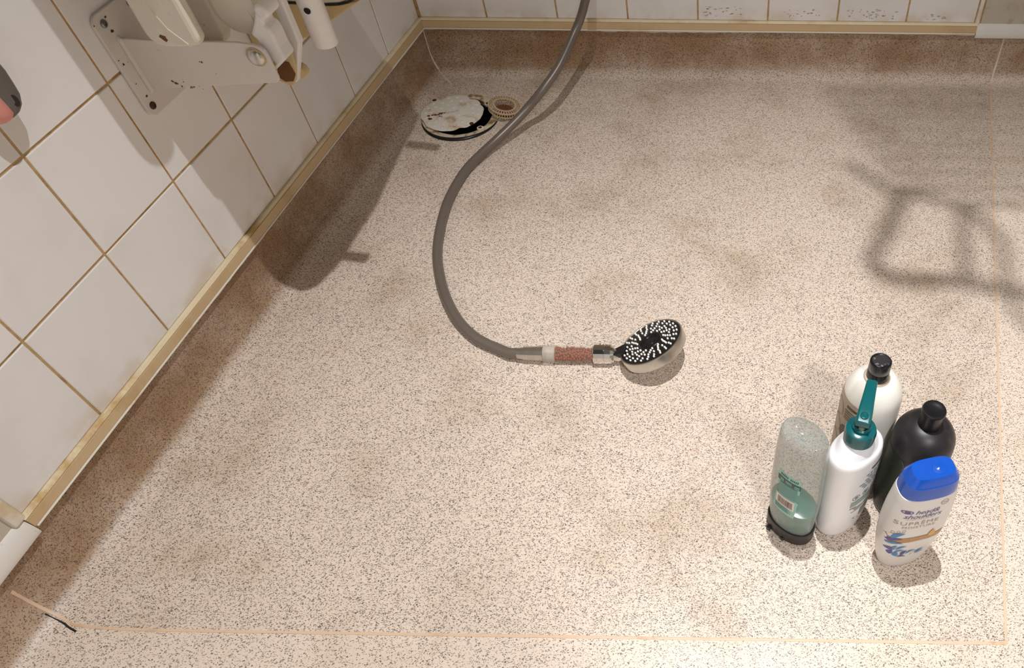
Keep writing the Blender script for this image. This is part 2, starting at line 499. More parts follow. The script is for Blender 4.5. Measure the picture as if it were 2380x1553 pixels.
# front seam: over the left cove, then across the floor
pts = []; ups = []   # curved where it leaves the cove
for d, z in prof[1:]:
    pts.append(fp(d / CP, fb(d), z)); t = min(1, max(0, d / COVE_R)); a = math.acos(max(-1, min(1, 1 - t))) if z < COVE_R else 0
    ups.append((NL * math.cos(a) + Vector((0, 0, math.sin(a)))))
for k in range(1, 41):
    pts.append(fp(D + (SEAM_E - D) * k / 40, FB0 + (FB1 - FB0) * k / 40 - 0.006 * math.exp(-k / 1.2))); ups.append(Vector((0, 0, 1)))
ribbon('trim_7', pts, tuple(DV), 0.0046, ups, 0.0008, M['weld'], 0.12)
# right seam: down the back cove, then forward
pts = []; ups = []
for d, z in prof:
    pts.append(fp(sr(d), d / CP, z)); a = math.acos(max(-1, min(1, 1 - d / COVE_R))) if z < COVE_R else 0
    ups.append(Vector((0, -math.cos(a), math.sin(a))))
ribbon('trim_8', pts, (1, 0, 0), 0.0045, ups, 0.0010, M['white_weld'], 0.3)
pts = [fp(SEAM_R + (SEAM_E - SEAM_R) * k / 40, D + (FB1 - D) * k / 40) for k in range(41)]
ribbon('trim_9', pts, (1, 0, 0), 0.0042, (0, 0, 1), 0.0008, M['weld'], 0.15)
# white mitre weld in the inner corner
pts = []; ups = []
cd = (NL + Vector((0, -1, 0))).normalized()
for d, z in prof:
    pts.append(fp(d / CP, d / CP, z)); a = math.acos(max(-1, min(1, 1 - d / COVE_R))) if z < COVE_R else 0
    ups.append(cd * math.cos(a) + Vector((0, 0, math.sin(a))))
pts += [fp(D + .018, D + .02)]; ups += [Vector((0, 0, 1))]
ribbon('trim_10', pts, (0.8, 0.6, 0), 0.0045, ups, 0.0012, M['white_weld'], 0.5)
# dark open gap beside the front seam at the cove
pts = [fp((d + 0.0) / CP, fb(d) + 0.0042, z + 0.0004) for d, z in prof[6:]] + [fp(D + 0.012, FB0 + 0.0035, 0.0004)]
ups2 = [NL * 0.6 + Vector((0, 0, .8))] * len(pts)
ribbon('trim_11', pts, tuple(DV), 0.0022, ups2, 0.0005, M['black_gap'], 0.4)

# ================================================================== THINGS
# ------------------------------------------------------------------ folding shower seat on the left wall
T0, Z0 = 0.7166, 0.36
o_ = DV * T0
seat = thing('folding_shower_chair', 'white wall-mounted folding shower chair with rust-stained metal brackets on the left wall', 'shower chair', (o_.x, o_.y, Z0), PHI)
# local frame: x out of the wall, y towards the back wall (t decreases), z up
sp = lambda off, t, z: (off, T0 - t, z - Z0)


def fin(poly, t0, t1, name, mat, bevel=0.0012, parent=None):
    """plate standing at right angles to the wall; poly in (off, z)"""
    n = len(poly)
    mb = MB().add([sp(o, t, z) for t in (t0, t1) for o, z in poly], [tuple(range(n)), tuple(range(2 * n - 1, n - 1, -1))] + [(i, (i + 1) % n, n + (i + 1) % n, n + i) for i in range(n)])
    return mb.build(name, mat, parent or seat, bevel=bevel)


# wall plate: rounded rectangle on the tiles
n = 7
pl = rrect(0.612, 0.7415, 0.3565, 0.4955, 0.013)
mb = MB().add([sp(o, t, z) for o in (0.0, 0.0045) for t, z in pl], [tuple(range(len(pl))), tuple(range(2 * len(pl) - 1, len(pl) - 1, -1))] + [(i, (i + 1) % len(pl), len(pl) + (i + 1) % len(pl), len(pl) + i) for i in range(len(pl))])
plate = mb.build('wall_plate', M['white_paint'], seat, bevel=0.0012)
for i, (t, z, mat) in enumerate(((0.7261, 0.4822, 'steel'), (0.6733, 0.4833, 'steel'), (0.7301, 0.3705, 'rust'))):
    q = Matrix.Rotation(PI / 2, 4, 'Y'); q.translation = Vector(sp(0.0045, t, z))
    scr = MB().lathe([(0.0052, 0), (0.0050, 0.0012), (0.0034, 0.0026), (0.0022, 0.0028), (0.0016, 0.0014)], 14, q).build('screw', M[mat], plate, smooth=30)
    if mat == 'rust': scr['label'] = 'rusted screw'
# the near bracket, folded out of the plate
fin1 = [(0.003, 0.3875), (0.003, 0.459), (0.0579, 0.4614), (0.12, 0.467), (0.1691, 0.4709), (0.192, 0.4699), (0.1996, 0.4679), (0.2035, 0.4645), (0.2050, 0.459), (0.2053, 0.447), (0.2053, 0.4277), (0.2044, 0.4234), (0.2010, 0.4198), (0.1960, 0.4186), (0.1804, 0.4164)]
fin(fin1, T0 - 0.0022, T0 + 0.0022, 'bracket', M['white_paint'])
fin([(0.003, 0.38), (0.003, 0.465), (0.009, 0.4595), (0.009, 0.388)], T0 - 0.001, T0 + 0.006, 'bracket_fillet', M['white_paint'], 0.003)
fin2 = [(0.003, 0.372), (0.003, 0.425), (0.10, 0.428), (0.165, 0.438), (0.2005, 0.4541), (0.2040, 0.4365), (0.1996, 0.4119), (0.1922, 0.3954), (0.1833, 0.3862), (0.178, 0.3862), (0.1674, 0.3915), (0.09, 0.380)]
fin(fin2, 0.672 - 0.002, 0.672 + 0.002, 'bracket', M['yellowed'])
# brown crud inside the bracket end
fin([(0.168, 0.398), (0.176, 0.392), (0.188, 0.394), (0.196, 0.405), (0.194, 0.422), (0.178, 0.424)], 0.6742, 0.6748, 'dirt_crust', M['rust_stain'], 0)
# chrome bolt cap with a yellowed washer
q = Matrix.Rotation(PI / 2, 4, 'X'); q.translation = Vector(sp(0.1888, T0 + 0.0022, 0.4542))
MB().lathe([(0.0125, -0.001), (0.0125, 0.0012), (0.0112, 0.0016)], 28, q).build('washer', M['yellowed'], seat, smooth=30)
MB().lathe([(0.0112, 0.0), (0.0112, 0.002), (0.0098, 0.0046), (0.006, 0.0066), (0.002, 0.0074), (0.0006, 0.0074)], 28, q).build('bolt_cap', M['chrome_dull'], seat, smooth=40)
# white hinge block with a rounded catch
blk = [(0.1875, 0.478), (0.1960, 0.4895), (0.2033, 0.5010), (0.2094, 0.5120), (0.2150, 0.5168), (0.2210, 0.5168), (0.2245, 0.5120), (0.2235, 0.5065), (0.2184, 0.5012), (0.2125, 0.4970), (0.2110, 0.4915), (0.2165, 0.4880), (0.2178, 0.4809), (0.2176, 0.4623), (0.2199, 0.4482), (0.2091, 0.4395), (0.1970, 0.4300), (0.1940, 0.4365), (0.1932, 0.4558), (0.1919, 0.4711)]
fin(blk, 0.684, 0.709, 'hinge_block', M['white_clean'], 0.0045)
MB().cyl(sp(0.217, 0.682, 0.510), sp(0.217, 0.711, 0.510), 0.0088, n=20).build('hinge_knob', M['white_clean'], seat, smooth=40, bevel=0.003)
fin([(0.196, 0.434), (0.205, 0.441), (0.2035, 0.443), (0.195, 0.437)], 0.682, 0.7105, 'hinge_pad', M['yellowed'], 0)
# cranked flat bar on the far side
bar = [(0.197, 0.60), (0.2115, 0.60), (0.2128, 0.4973), (0.2118, 0.4440), (0.1815, 0.3835), (0.1760, 0.3825), (0.1740, 0.388), (0.1915, 0.4398), (0.1955, 0.4502), (0.1975, 0.4959)]
fin(bar, 0.650, 0.662, 'cranked_bar', M['white_clean'], 0.002)
MB().cyl(sp(0.184, 0.640, 0.393), sp(0.184, 0.652, 0.393), 0.0085, n=18).build('pivot_cap', M['yellowed'], seat, smooth=40)


def leg_tube(off, t, z0, z1, r, name, mat, hole=False):
    mb = MB().lathe([(r * 0.72, 0.002), (r * 0.9, 0.0), (r, 0.0022), (r, z1 - z0)], 24, Matrix.Translation(Vector(sp(off, t, z0))))
    o = mb.build(name, mat, seat, smooth=40)
    return o


tb = leg_tube(0.2185, 0.618, 0.4195, 0.60, 0.0162, 'support_tube', M['white_clean'])
q = Matrix.Rotation(PI / 2, 4, 'X'); q.translation = Vector(sp(0.2215, 0.618 + 0.0157, 0.4735))
MB().lathe([(0.0042, -0.001), (0.0042, 0.0009)], 14, q).build('hole', M['black'], tb)


# hanging pads: flat ones facing the room, with rounded lower ends
def pad(poly, t0, t1, name, mat, bevel):
    return fin(poly, t0, t1, name, mat, bevel)


p1 = [(0.066, 0.60), (0.066, 0.482), (0.0685, 0.474), (0.0755, 0.4675), (0.0884, 0.4655), (0.1197, 0.4690), (0.1310, 0.4725), (0.1362, 0.478), (0.1345, 0.60)]
p1o = pad(p1, 0.716 + 0.004, 0.738, 'seat_pad', M['pad'], 0.005)
fin([(0.091, 0.60), (0.0945, 0.60), (0.0955, 0.515), (0.1040, 0.492), (0.1210, 0.474), (0.1190, 0.473), (0.1020, 0.490), (0.0925, 0.513)], 0.7375, 0.7388, 'pad_ridge', M['pad'], 0.0004, p1o)
p1o['label'] = 'flat cream pad with a moulded ridge'
fin([(0.040, 0.60), (0.040, 0.425), (0.085, 0.4255), (0.098, 0.431), (0.103, 0.440), (0.105, 0.60)], 0.640, 0.660, 'pad_side', M['pad'], 0.004)
p2 = []
for k in range(17):
    a = PI + PI * k / 16; p2.append((0.1630 + 0.0330 * math.cos(a), 0.4965 + 0.0330 * math.sin(a)))
p2 += [(0.196, 0.60), (0.130, 0.60)]
p2o = pad(p2, 0.668, 0.692, 'seat_pad', M['pad'], 0.010)
p2o['label'] = 'round-ended cream pad speckled with dirt'
arc = [sp(0.1660 + 0.020 * math.cos(math.radians(a)), 0.6922, 0.490 + 0.020 * math.sin(math.radians(a))) for a in range(-75, 30, 8)]
MB().tube(arc, 0.0006, 6).build('moulding_line', M['pad'], p2o)
# far bracket, yellowed, with the cream edge profile and black gasket above it
fin([(0.003, 0.312), (0.003, 0.405), (0.075, 0.4075), (0.150, 0.410), (0.195, 0.418), (0.213, 0.4225), (0.205, 0.4165), (0.1436, 0.3794), (0.1108, 0.3591), (0.0735, 0.3413)], 0.490, 0.503, 'bracket', M['yellowed'], 0.002)
fin([(0.118, 0.372), (0.143, 0.3835), (0.138, 0.3945), (0.117, 0.3835)], 0.5028, 0.5045, 'bracket_tab', M['strip_lip'], 0.0008)
gk = [sp(o, 0.5035, z) for o, z in ((0.02, 0.4065), (0.0735, 0.4070), (0.115, 0.4092), (0.155, 0.4110), (0.180, 0.4145), (0.200, 0.4215), (0.212, 0.432))]
MB().tube(smooth_path(gk, 5), 0.0018, 8).build('gasket', M['black'], seat, smooth=60)
fin([(0.01, 0.4085), (0.11, 0.4105), (0.155, 0.4125), (0.180, 0.416), (0.198, 0.4235), (0.205, 0.44), (0.205, 0.60), (0.01, 0.60)], 0.4935, 0.503, 'side_panel', M['pad'], 0.002)
# the seat board itself, above the picture's edge, with its two front stops
bd = [(0.04, 0.345), (0.04, 0.735), (0.18, 0.738), (0.262, 0.747), (0.292, 0.748), (0.306, 0.738), (0.314, 0.70), (0.313, 0.58), (0.296, 0.46), (0.291, 0.40), (0.285, 0.37), (0.26, 0.345)]
mb = MB().add([sp(o, t, z) for z in (0.590, 0.616) for o, t in bd], [tuple(range(len(bd))), tuple(range(2 * len(bd) - 1, len(bd) - 1, -1))] + [(i, (i + 1) % len(bd), len(bd) + (i + 1) % len(bd), len(bd) + i) for i in range(len(bd))])
mb.build('seat_board', M['pad'], seat, bevel=0.006)
arm = []  # unseen armrest, added to cast the round-ended shadow on the left wall
for k in range(13):
    a = PI + PI * k / 12; arm.append((0.7695 + 0.0275 * math.cos(a), 0.6135 + 0.0275 * math.sin(a)))
arm += [(0.797, 0.98), (0.742, 0.98)]
mb = MB().add([sp(o, t, z) for o in (0.130, 0.150) for t, z in arm], [tuple(range(len(arm))), tuple(range(2 * len(arm) - 1, len(arm) - 1, -1))] + [(i, (i + 1) % len(arm), len(arm) + (i + 1) % len(arm), len(arm) + i) for i in range(len(arm))])
mb.build('shadow_armrest', M['pad'], seat, bevel=0.006)
MB().cyl(sp(0.140, 0.73, 0.604), sp(0.140, 0.775, 0.604), 0.007, n=14).build('armrest_pivot', M['steel'], seat, smooth=40)
for t in (0.680, 0.443):
    MB().cyl(sp(0.30, t, 0.602), sp(0.347, t, 0.602), 0.0085, n=14).build('front_stop', M['white_clean'], seat, smooth=40, bevel=0.003)
# chipped paint and rust marks on plate, bracket and pad
marks = [(0.050, 0.402, .0028), (0.056, 0.398, .0018), (0.046, 0.4045, .0022), (0.0625, 0.4055, .0012), (0.0705, 0.3985, .0020), (0.074, 0.3990, .0016), (0.0680, 0.3970, .0014), (0.106, 0.4380, .0022), (0.1035, 0.4382, .0014), (0.118, 0.4230, .0009), (0.082, 0.4010, .0008), (0.086, 0.3975, .0008)]


def blot(u, v, r, f, seed):
    rnd = random.Random(seed); k = 9
    return [f(u + r * rnd.uniform(.45, 1.2) * math.cos(2 * PI * i / k), v + r * rnd.uniform(.35, 1.0) * math.sin(2 * PI * i / k)) for i in range(k)]


mb = MB()
for i, (o, z, r_) in enumerate(marks):
    mb.add(blot(o, z, r_, lambda a, b: sp(a, T0 + 0.0024, b), i), [tuple(range(9))])
mb.build('rust_chips', M['rust_stain'], seat)['kind'] = 'stuff'
mb = MB()
for i, (t, z, r_) in enumerate(((0.7185, 0.4870, .002), (0.7215, 0.4700, .0028), (0.7405, 0.4865, .0014), (0.7342, 0.4325, .0022), (0.7376, 0.4395, .0012), (0.7300, 0.3850, .0026), (0.734, 0.405, .0010))):
    mb.add(blot(t, z, r_, lambda a, b: sp(0.0049, a, b), 40 + i), [tuple(range(9))])
mb.build('rust_chips', M['dirt'], plate)['kind'] = 'stuff'
mb = MB(); mb.add(blot(0.0905, 0.4790, .0055, lambda a, b: sp(a, 0.7384, b), 90), [tuple(range(9))])
mb.build('rust_stain', M['rust_stain'], p1o)

# ------------------------------------------------------------------ brush handle hanging on the left wall, at the picture's edge
T1 = 0.913
o_ = DV * T1 + NL * 0.024
br = thing('brush_handle', 'grey and pink plastic brush handle with a hanging hole, at the left edge', 'brush', (o_.x, o_.y, 0.478), PHI)
M['grey_rubber'] = plain('dark_grey_rubber', srgb(104, 98, 92), 0.5, var=0.1)
M['pink_plastic'] = plain('pink_plastic', srgb(222, 150, 140), 0.45, var=0.08)


def handle_ring(z, wd, dp, dy=0.0, n=20):
    return [(dp * math.sin(2 * PI * k / n), dy + wd * math.cos(2 * PI * k / n), z) for k in range(n)]


secs = [(0.000, .006, .004, -.004), (0.002, .013, .007, -.003), (0.006, .0175, .009, -.002), (0.014, .0205, .010, 0), (0.026, .0215, .010, .001), (0.040, .0200, .010, .004), (0.060, .0165, .010, .006), (0.09, .0135, .009, .007), (0.13, .0125, .009, .007), (0.24, .012, .008, .007)]
MB().rings([handle_ring(*s_) for s_ in secs]).build('grip', M['grey_rubber'], br, smooth=60)
secs = [(-0.001, .004, .003, -.010), (0.001, .009, .006, -.011), (0.006, .0120, .0105, -.0115), (0.014, .0125, .0118, -.0130), (0.026, .0115, .0118, -.0135), (0.040, .0100, .0118, -.0110), (0.060, .0085, .0115, -.0080), (0.10, .007, .0105, -.006), (0.24, .006, .009, -.005)]
MB().rings([handle_ring(*s_) for s_ in secs]).build('grip_inlay', M['pink_plastic'], br, smooth=60)
MB().rings([[(0.0094 + dx, 0.0050 + 0.0042 * math.cos(2 * PI * k / 16), 0.0150 + 0.0068 * math.sin(2 * PI * k / 16)) for k in range(16)] for dx in (-0.003, 0.0003)]).build('hanging_hole', M['black'], br)

# ------------------------------------------------------------------ floor drain, its loose lid and the hair strainer
dr = thing('floor_drain', 'round white floor drain with a dark open sump, grimy frame ring in the corner', 'drain', (DRAIN[0], DRAIN[1], 0))
mb = MB()
prof_f = [(DRAIN_R - 0.0005, -0.06), (DRAIN_R - 0.0005, -0.004), (DRAIN_R - 0.006, -0.004), (DRAIN_R - 0.006, -0.0002)]
ring = [(0.0655, -0.012), (0.0655, 0.0012), (0.0700, 0.0026), (0.0790, 0.0024), (0.0822, 0.0008), (0.0822, -0.0004)]
N = 72; rs = []
for r_, z in ring:
    row = []
    for k in range(N):
        a = 2 * PI * k / N; rr_ = r_ * (1 + (0.012 * math.sin(7 * a + 1) + 0.008 * math.sin(17 * a) if r_ > 0.078 else 0.006 * math.sin(11 * a)))
        row.append((rr_ * math.cos(a), rr_ * math.sin(a) * 1.03, z))
    rs.append(row)
MB().rings(rs, False, False).build('frame_ring', M['drain_dirty'], dr, smooth=40)
MB().lathe([(0.0735, -0.0006), (0.0655, -0.010), (0.062, -0.07), (0.0001, -0.072)], 48, cap0=False, cap1=False).build('sump', M['black'], dr, smooth=40)
# black rubber edge showing round the frame on the near side
pts = [(0.0815 * math.cos(math.radians(a)), 0.0840 * math.sin(math.radians(a)), 0.0006) for a in range(196, 352, 4)]
MB().tube(pts, [0.0010 + 0.0036 * math.sin(PI * k / (len(pts) - 1)) for k in range(len(pts))], 8).build('rubber_edge', M['black'], dr, smooth=60)
# two fixing lugs with screws
for a in (-42, 42, 128):
    ca, sa = math.cos(math.radians(a)), math.sin(math.radians(a))
    lug = MB().cyl((0.0665 * ca, 0.0665 * sa, -0.002), (0.0665 * ca, 0.0665 * sa, 0.0036), 0.0072, n=18).build('lug', M['drain_white'], dr, smooth=40, bevel=0.001)
    MB().cyl((0.0665 * ca, 0.0665 * sa, 0.0030), (0.0665 * ca, 0.0665 * sa, 0.0042), 0.0036, n=12).build('screw', M['rust'], lug, smooth=40)

LID = (0.0775, -0.1815)
ld = thing('drain_lid', 'loose white plastic drain lid with raised dots and rust spots, pushed off the drain', 'drain lid', (LID[0], LID[1], 0.0042), math.radians(8))
N = 96; rows = []
for r_, z in ((0.060, 0.0), (0.0650, 0.0002), (0.0662, 0.0014), (0.0655, 0.0028), (0.0630, 0.0034)):
    row = []
    for k in range(N):
        a = 2 * PI * k / N; g = 1.0
        for a0, wd, dp in ((115, 9, .16), (205, 10, .06), (288, 7, .10), (52, 8, .12), (20, 5, .05)):
            dlt = (math.degrees(a) - a0 + 180) % 360 - 180; g -= dp * math.exp(-(dlt / wd) ** 2)
        g += 0.006 * math.sin(9 * a) + 0.004 * math.sin(23 * a)
        row.append((r_ * g * math.cos(a), r_ * g * math.sin(a), z))
    rows.append(row)
disc = MB().rings(rows).build('lid_disc', M['drain_white'], ld, smooth=50)
bump = MB().lathe([(0.0042, 0), (0.0040, 0.0006), (0.0030, 0.0011), (0.0012, 0.0013)], 12).mesh('grip_bump', M['drain_white'], 40)
rb = random.Random(3)
spots = []
for ring_r, cnt, ph in ((0.056, 19, .1), (0.044, 14, .3), (0.031, 10, .0), (0.018, 6, .4)):
    for k in range(cnt):
        a = 2 * PI * k / cnt + ph; x, y = ring_r * math.cos(a), ring_r * math.sin(a)
        if abs(y + 0.2 * x - 0.002) < 0.008 and abs(x) < 0.032: continue
        if any(abs((math.degrees(a) - a0 + 180) % 360 - 180) < 14 for a0 in (115, 52, 288)) and ring_r > 0.05: continue
        spots.append((x, y))
for x, y in spots:
    b_ = link('grip_bump', bump, ld); b_.location = (x, y, 0.0033)
mb = MB()
for i, (x, y, r_) in enumerate(((-0.040, -0.006, .0045), (-0.033, -0.006, .0055), (-0.027, -0.004, .005), (-0.021, -0.003, .0055), (-0.016, -0.002, .0045), (-0.025, -0.012, .003), (-0.021, -0.014, .0022), (-0.030, 0.001, .0025), (-0.0475, -0.008, .0042), (-0.038, -0.0005, .0016), (-0.013, 0.0035, .0016), (0.052, 0.026, .0016))):
    mb.add(blot(x, y, r_, lambda a, b: (a, b, 0.00352 + 0.00003 * i), 200 + i), [tuple(range(9))])
mb.build('rust_spots', M['rust_stain'], ld)['kind'] = 'stuff'
for x, y in ((-0.044, -0.019), (0.043, -0.047), (-0.040, 0.050)):
    MB().cyl((x, y, 0.0020), (x, y, 0.0037), 0.0044, n=16).build('screw_hole', M['rust'], ld)


def text_mesh(txt, size, shear=0.0, extrude=0.0, spacing=1.0):
    cu = bpy.data.curves.new('txt', 'FONT'); cu.body = txt; cu.size = size; cu.shear = shear; cu.align_x = 'CENTER'; cu.align_y = 'CENTER'; cu.space_character = spacing
    cu.extrude = extrude; cu.resolution_u = 3
    ob = bpy.data.objects.new('txt', cu); C.objects.link(ob)
    bpy.context.view_layer.update()
    me = bpy.data.meshes.new_from_object(ob.evaluated_get(bpy.context.evaluated_depsgraph_get()))
    vs = [tuple(v.co) for v in me.vertices]; fs = [tuple(p.vertices) for p in me.polygons]
    bpy.data.objects.remove(ob); bpy.data.curves.remove(cu); bpy.data.meshes.remove(me)
    return vs, fs


vs, fs = text_mesh('IPIKINI', 0.0085, 0, 0, 1.25)
a = math.radians(16)
MB().add([(0.004 + x * math.cos(a) - y * math.sin(a), 0.001 + x * math.sin(a) + y * math.cos(a), 0.00352) for x, y, z in vs], fs).build('lettering', M['print_grey'], ld)

# hair strainer, leaning on the frame ring
st = thing('hair_strainer', 'small beige slotted strainer basket leaning on the drain edge beside the hose', 'strainer', (0.1905, -0.1720, 0.0))
R_ = Matrix.Rotation(math.radians(14), 4, Vector((0.55, 0.83, 0)).normalized()) @ Matrix.Rotation(math.radians(-9), 4, 'X')
R_.translation = Vector((0, 0, 0.0185))
mb = MB()
mb.lathe([(0.0215, 0.0), (0.0215, 0.0022), (0.0240, 0.0022), (0.0240, 0.0)], 48, R_, False, False)
mb.lathe([(0.0325, -0.0012), (0.0325, 0.0014), (0.0345, 0.0010), (0.0345, -0.0016)], 48, R_, False, False)
flange = mb.build('rim', M['strainer'], st, smooth=40)
spk = MB().box(0.0235, 0.0330, -0.0009, 0.0009, 0.0, 0.0014)
mb = MB()
for k in range(34):
    q = R_ @ Matrix.Rotation(2 * PI * k / 34, 4, 'Z'); mb.add([tuple(q @ Vector(v)) for v in spk.v], spk.f)
mb.build('rim_spokes', M['strainer'], st)['kind'] = 'stuff'
mb = MB(); rod = MB().box(0.0195, 0.0222, -0.0008, 0.0008, -0.0125, 0.001)
for k in range(22):
    q = R_ @ Matrix.Rotation(2 * PI * k / 22, 4, 'Z'); mb.add([tuple(q @ Vector(v)) for v in rod.v], rod.f)
mb.build('basket_bars', M['strainer'], st)['kind'] = 'stuff'
MB().lathe([(0.0225, -0.0145), (0.0225, -0.012), (0.002, -0.0115), (0.002, -0.0145)], 40, R_).build('basket_floor', M['rust_stain'], st, smooth=40)
mb = MB(); rod = MB().box(0.0325, 0.0340, -0.0007, 0.0007, -0.0090, 0.0005)
for k in range(40):
    q = R_ @ Matrix.Rotation(2 * PI * k / 40, 4, 'Z'); mb.add([tuple(q @ Vector(v)) for v in rod.v], rod.f)
mb.lathe([(0.0322, -0.0098), (0.0322, -0.0082), (0.0342, -0.0082), (0.0342, -0.0098)], 48, R_, False, False)
mb.build('skirt', M['yellowed'], st)['kind'] = 'stuff'

# ------------------------------------------------------------------ hose and hand shower
HZ = 0.0095
hose_pts = [(0.3285, -0.8590, 0.0140), (0.3080, -0.8585, 0.0120), (0.2877, -0.8475, HZ), (0.2640, -0.8355, HZ), (0.2407, -0.8189, HZ), (0.2150, -0.7920, HZ), (0.1938, -0.7608, HZ), (0.1725, -0.7200, HZ), (0.1563, -0.6784, HZ), (0.1430, -0.6350, HZ), (0.1346, -0.5897, HZ), (0.1300, -0.5350, HZ), (0.1296, -0.4810, HZ), (0.1360, -0.4270, HZ), (0.1475, -0.3790, 0.0105), (0.1690, -0.3360, 0.014), (0.1960, -0.2985, 0.022),
            (0.2330, -0.2590, 0.040), (0.2600, -0.2330, 0.058), (0.2880, -0.2170, 0.083), (0.3220, -0.1740, 0.112), (0.3540, -0.1110, 0.153), (0.3690, -0.0980, 0.180), (0.3830, -0.1000, 0.216), (0.3990, -0.1060, 0.254), (0.410, -0.112, 0.30), (0.425, -0.112, 0.42), (0.44, -0.10, 0.60), (0.45, -0.085, 0.85), (0.455, -0.07, 1.12)]
ho = MB().tube(smooth_path(hose_pts, 8), 0.0088, 18).build('shower_hose', M['hose'], smooth=60)
tag(ho, 'smooth grey shower hose curving over the floor from the back wall to the hand shower', 'hose')
# wall holder the hose hangs from, above the picture
wh = thing('shower_outlet', 'chrome shower outlet on the back wall that the grey hose hangs from', 'shower outlet', (0.455, 0.0, 1.12))
MB().cyl((0, 0.001, 0.03), (0, -0.012, 0.03), 0.028, n=28).build('rosette', M['chrome'], wh, smooth=40)
MB().cyl((0, -0.010, 0.03), (0, -0.075, 0.03), 0.012, n=20).cyl((0, -0.07, 0.035), (0, -0.07, -0.012), 0.013, n=20).build('elbow', M['chrome'], wh, smooth=40)

hs = thing('hand_shower', 'chrome hand shower with black spray face and clear bead-filled handle lying on the floor', 'hand shower', (0.44, -0.862, 0.0))
hp = Vector((0.44, -0.862, 0.0))
ax = lambda x, z: (x - hp.x, -0.0040 + 0.0 * x, z)
A = Vector((0.3265, -0.8612, 0.0150)) - hp; B = Vector((0.492, -0.8655, 0.0165)) - hp


def along(prof_, n=24):
    d = B - A; q = d.to_track_quat('Z', 'Y').to_matrix().to_4x4(); q.translation = A
    return MB().lathe([(r_, t) for t, r_ in prof_], n, q)


along([(-0.006, 0.0092), (0.004, 0.0100), (0.0042, 0.0112), (0.036, 0.0125), (0.0362, 0.0100)], 10).build('hose_nut', M['chrome_dull'], hs, smooth=20)
along([(0.036, 0.0112), (0.037, 0.0134), (0.045, 0.0136), (0.056, 0.0136), (0.056, 0.011)]).build('end_cap', M['frost'], hs, smooth=40)
along([(0.038, 0.0136), (0.124, 0.0142), (0.124, 0.0130), (0.040, 0.0124)], 28).build('clear_handle', M['clear'], hs, smooth=40)
mb = MB(); rb = random.Random(5); d = (B - A).normalized(); s1 = d.cross(Vector((0, 0, 1))).normalized(); s2 = s1.cross(d)
placed = []
for i in range(9000):
    t = rb.uniform(0.0560, 0.1205); rr_ = 0.0103 * math.sqrt(rb.random()); an = rb.uniform(0, 2 * PI)
    if rr_ * math.sin(an) > 0.0080: continue
    c_ = A + d * t + s1 * rr_ * math.cos(an) + Vector((0, 0, rr_ * math.sin(an)))
    if any((c_ - o).length < 0.0036 for o in placed): continue
    placed.append(c_); mb.ico(c_, 0.0021, 2)
mb.build('mineral_beads', M['bead'], hs, smooth=60)['kind'] = 'stuff'
along([(0.118, 0.0125), (0.118, 0.0152), (0.119, 0.0158), (0.1355, 0.0158), (0.1358, 0.0150), (0.1364, 0.0150), (0.1368, 0.0158), (0.1460, 0.0152), (0.1510, 0.0120), (0.1515, 0.0080)], 14).build('collar', M['chrome'], hs, smooth=20)
# head: disc tilted up and away
nrm = Vector((-0.405, 0.205, 0.891)).normalized()
fc = Vector((0.5377, -0.8621, 0.0450)) - hp
qh = nrm.to_track_quat('Z', 'Y').to_matrix().to_4x4(); qh.translation = fc
HR = 0.0545
MB().lathe([(0.020, -0.0235), (HR - 0.009, -0.0225), (HR - 0.003, -0.020), (HR, -0.017), (HR + 0.0008, -0.002), (HR, 0.0002), (HR - 0.002, 0.0006), (HR - 0.003, -0.001)], 72, qh).build('head_shell', M['chrome_dull'], hs, smooth=30)
MB().lathe([(HR - 0.003, -0.003), (HR - 0.003, 0.0002), (HR - 0.006, 0.0010), (0.0195, 0.0010), (0.0185, 0.0022), (0.0130, 0.0022), (0.0122, 0.0006), (0.0085, 0.0006), (0.0080, 0.0014), (0.002, 0.0018)], 72, qh).build('spray_face', M['black'], hs, smooth=30)
mb = MB()
for k in range(36):     # slots round the centre
    q = qh @ Matrix.Rotation(2 * PI * k / 36, 4, 'Z'); mb.add([tuple(q @ Vector(v)) for v in MB().box(0.0135, 0.0180, -0.0005, 0.0005, 0.0018, 0.0026).v], MB().box(0, 1, 0, 1, 0, 1).f)
mb.build('centre_slots', M['black'], hs)['kind'] = 'stuff'
mb = MB(); nz = MB().lathe([(0.0017, 0.0), (0.0015, 0.0020), (0.0008, 0.0026)], 8)
rb = random.Random(11)
nozz = []
for k in range(26):
    a = 2 * PI * k / 26; nozz += [(0.0468, a), (0.0418, a + 0.025)]
for k in range(13):
    a = 2 * PI * k / 13
    nozz += [(0.0358, a + .02), (0.0312, a + .08), (0.0268, a + .14), (0.0232, a + .26), (0.0335, a + .30)]
for r_, a in nozz:
    q = qh @ Matrix.Translation((r_ * math.cos(a), r_ * math.sin(a), 0.0009)); mb.add([tuple(q @ Vector(v)) for v in nz.v], nz.f)
mb.build('spray_nozzles', M['nozzle'], hs, smooth=50)['kind'] = 'stuff'
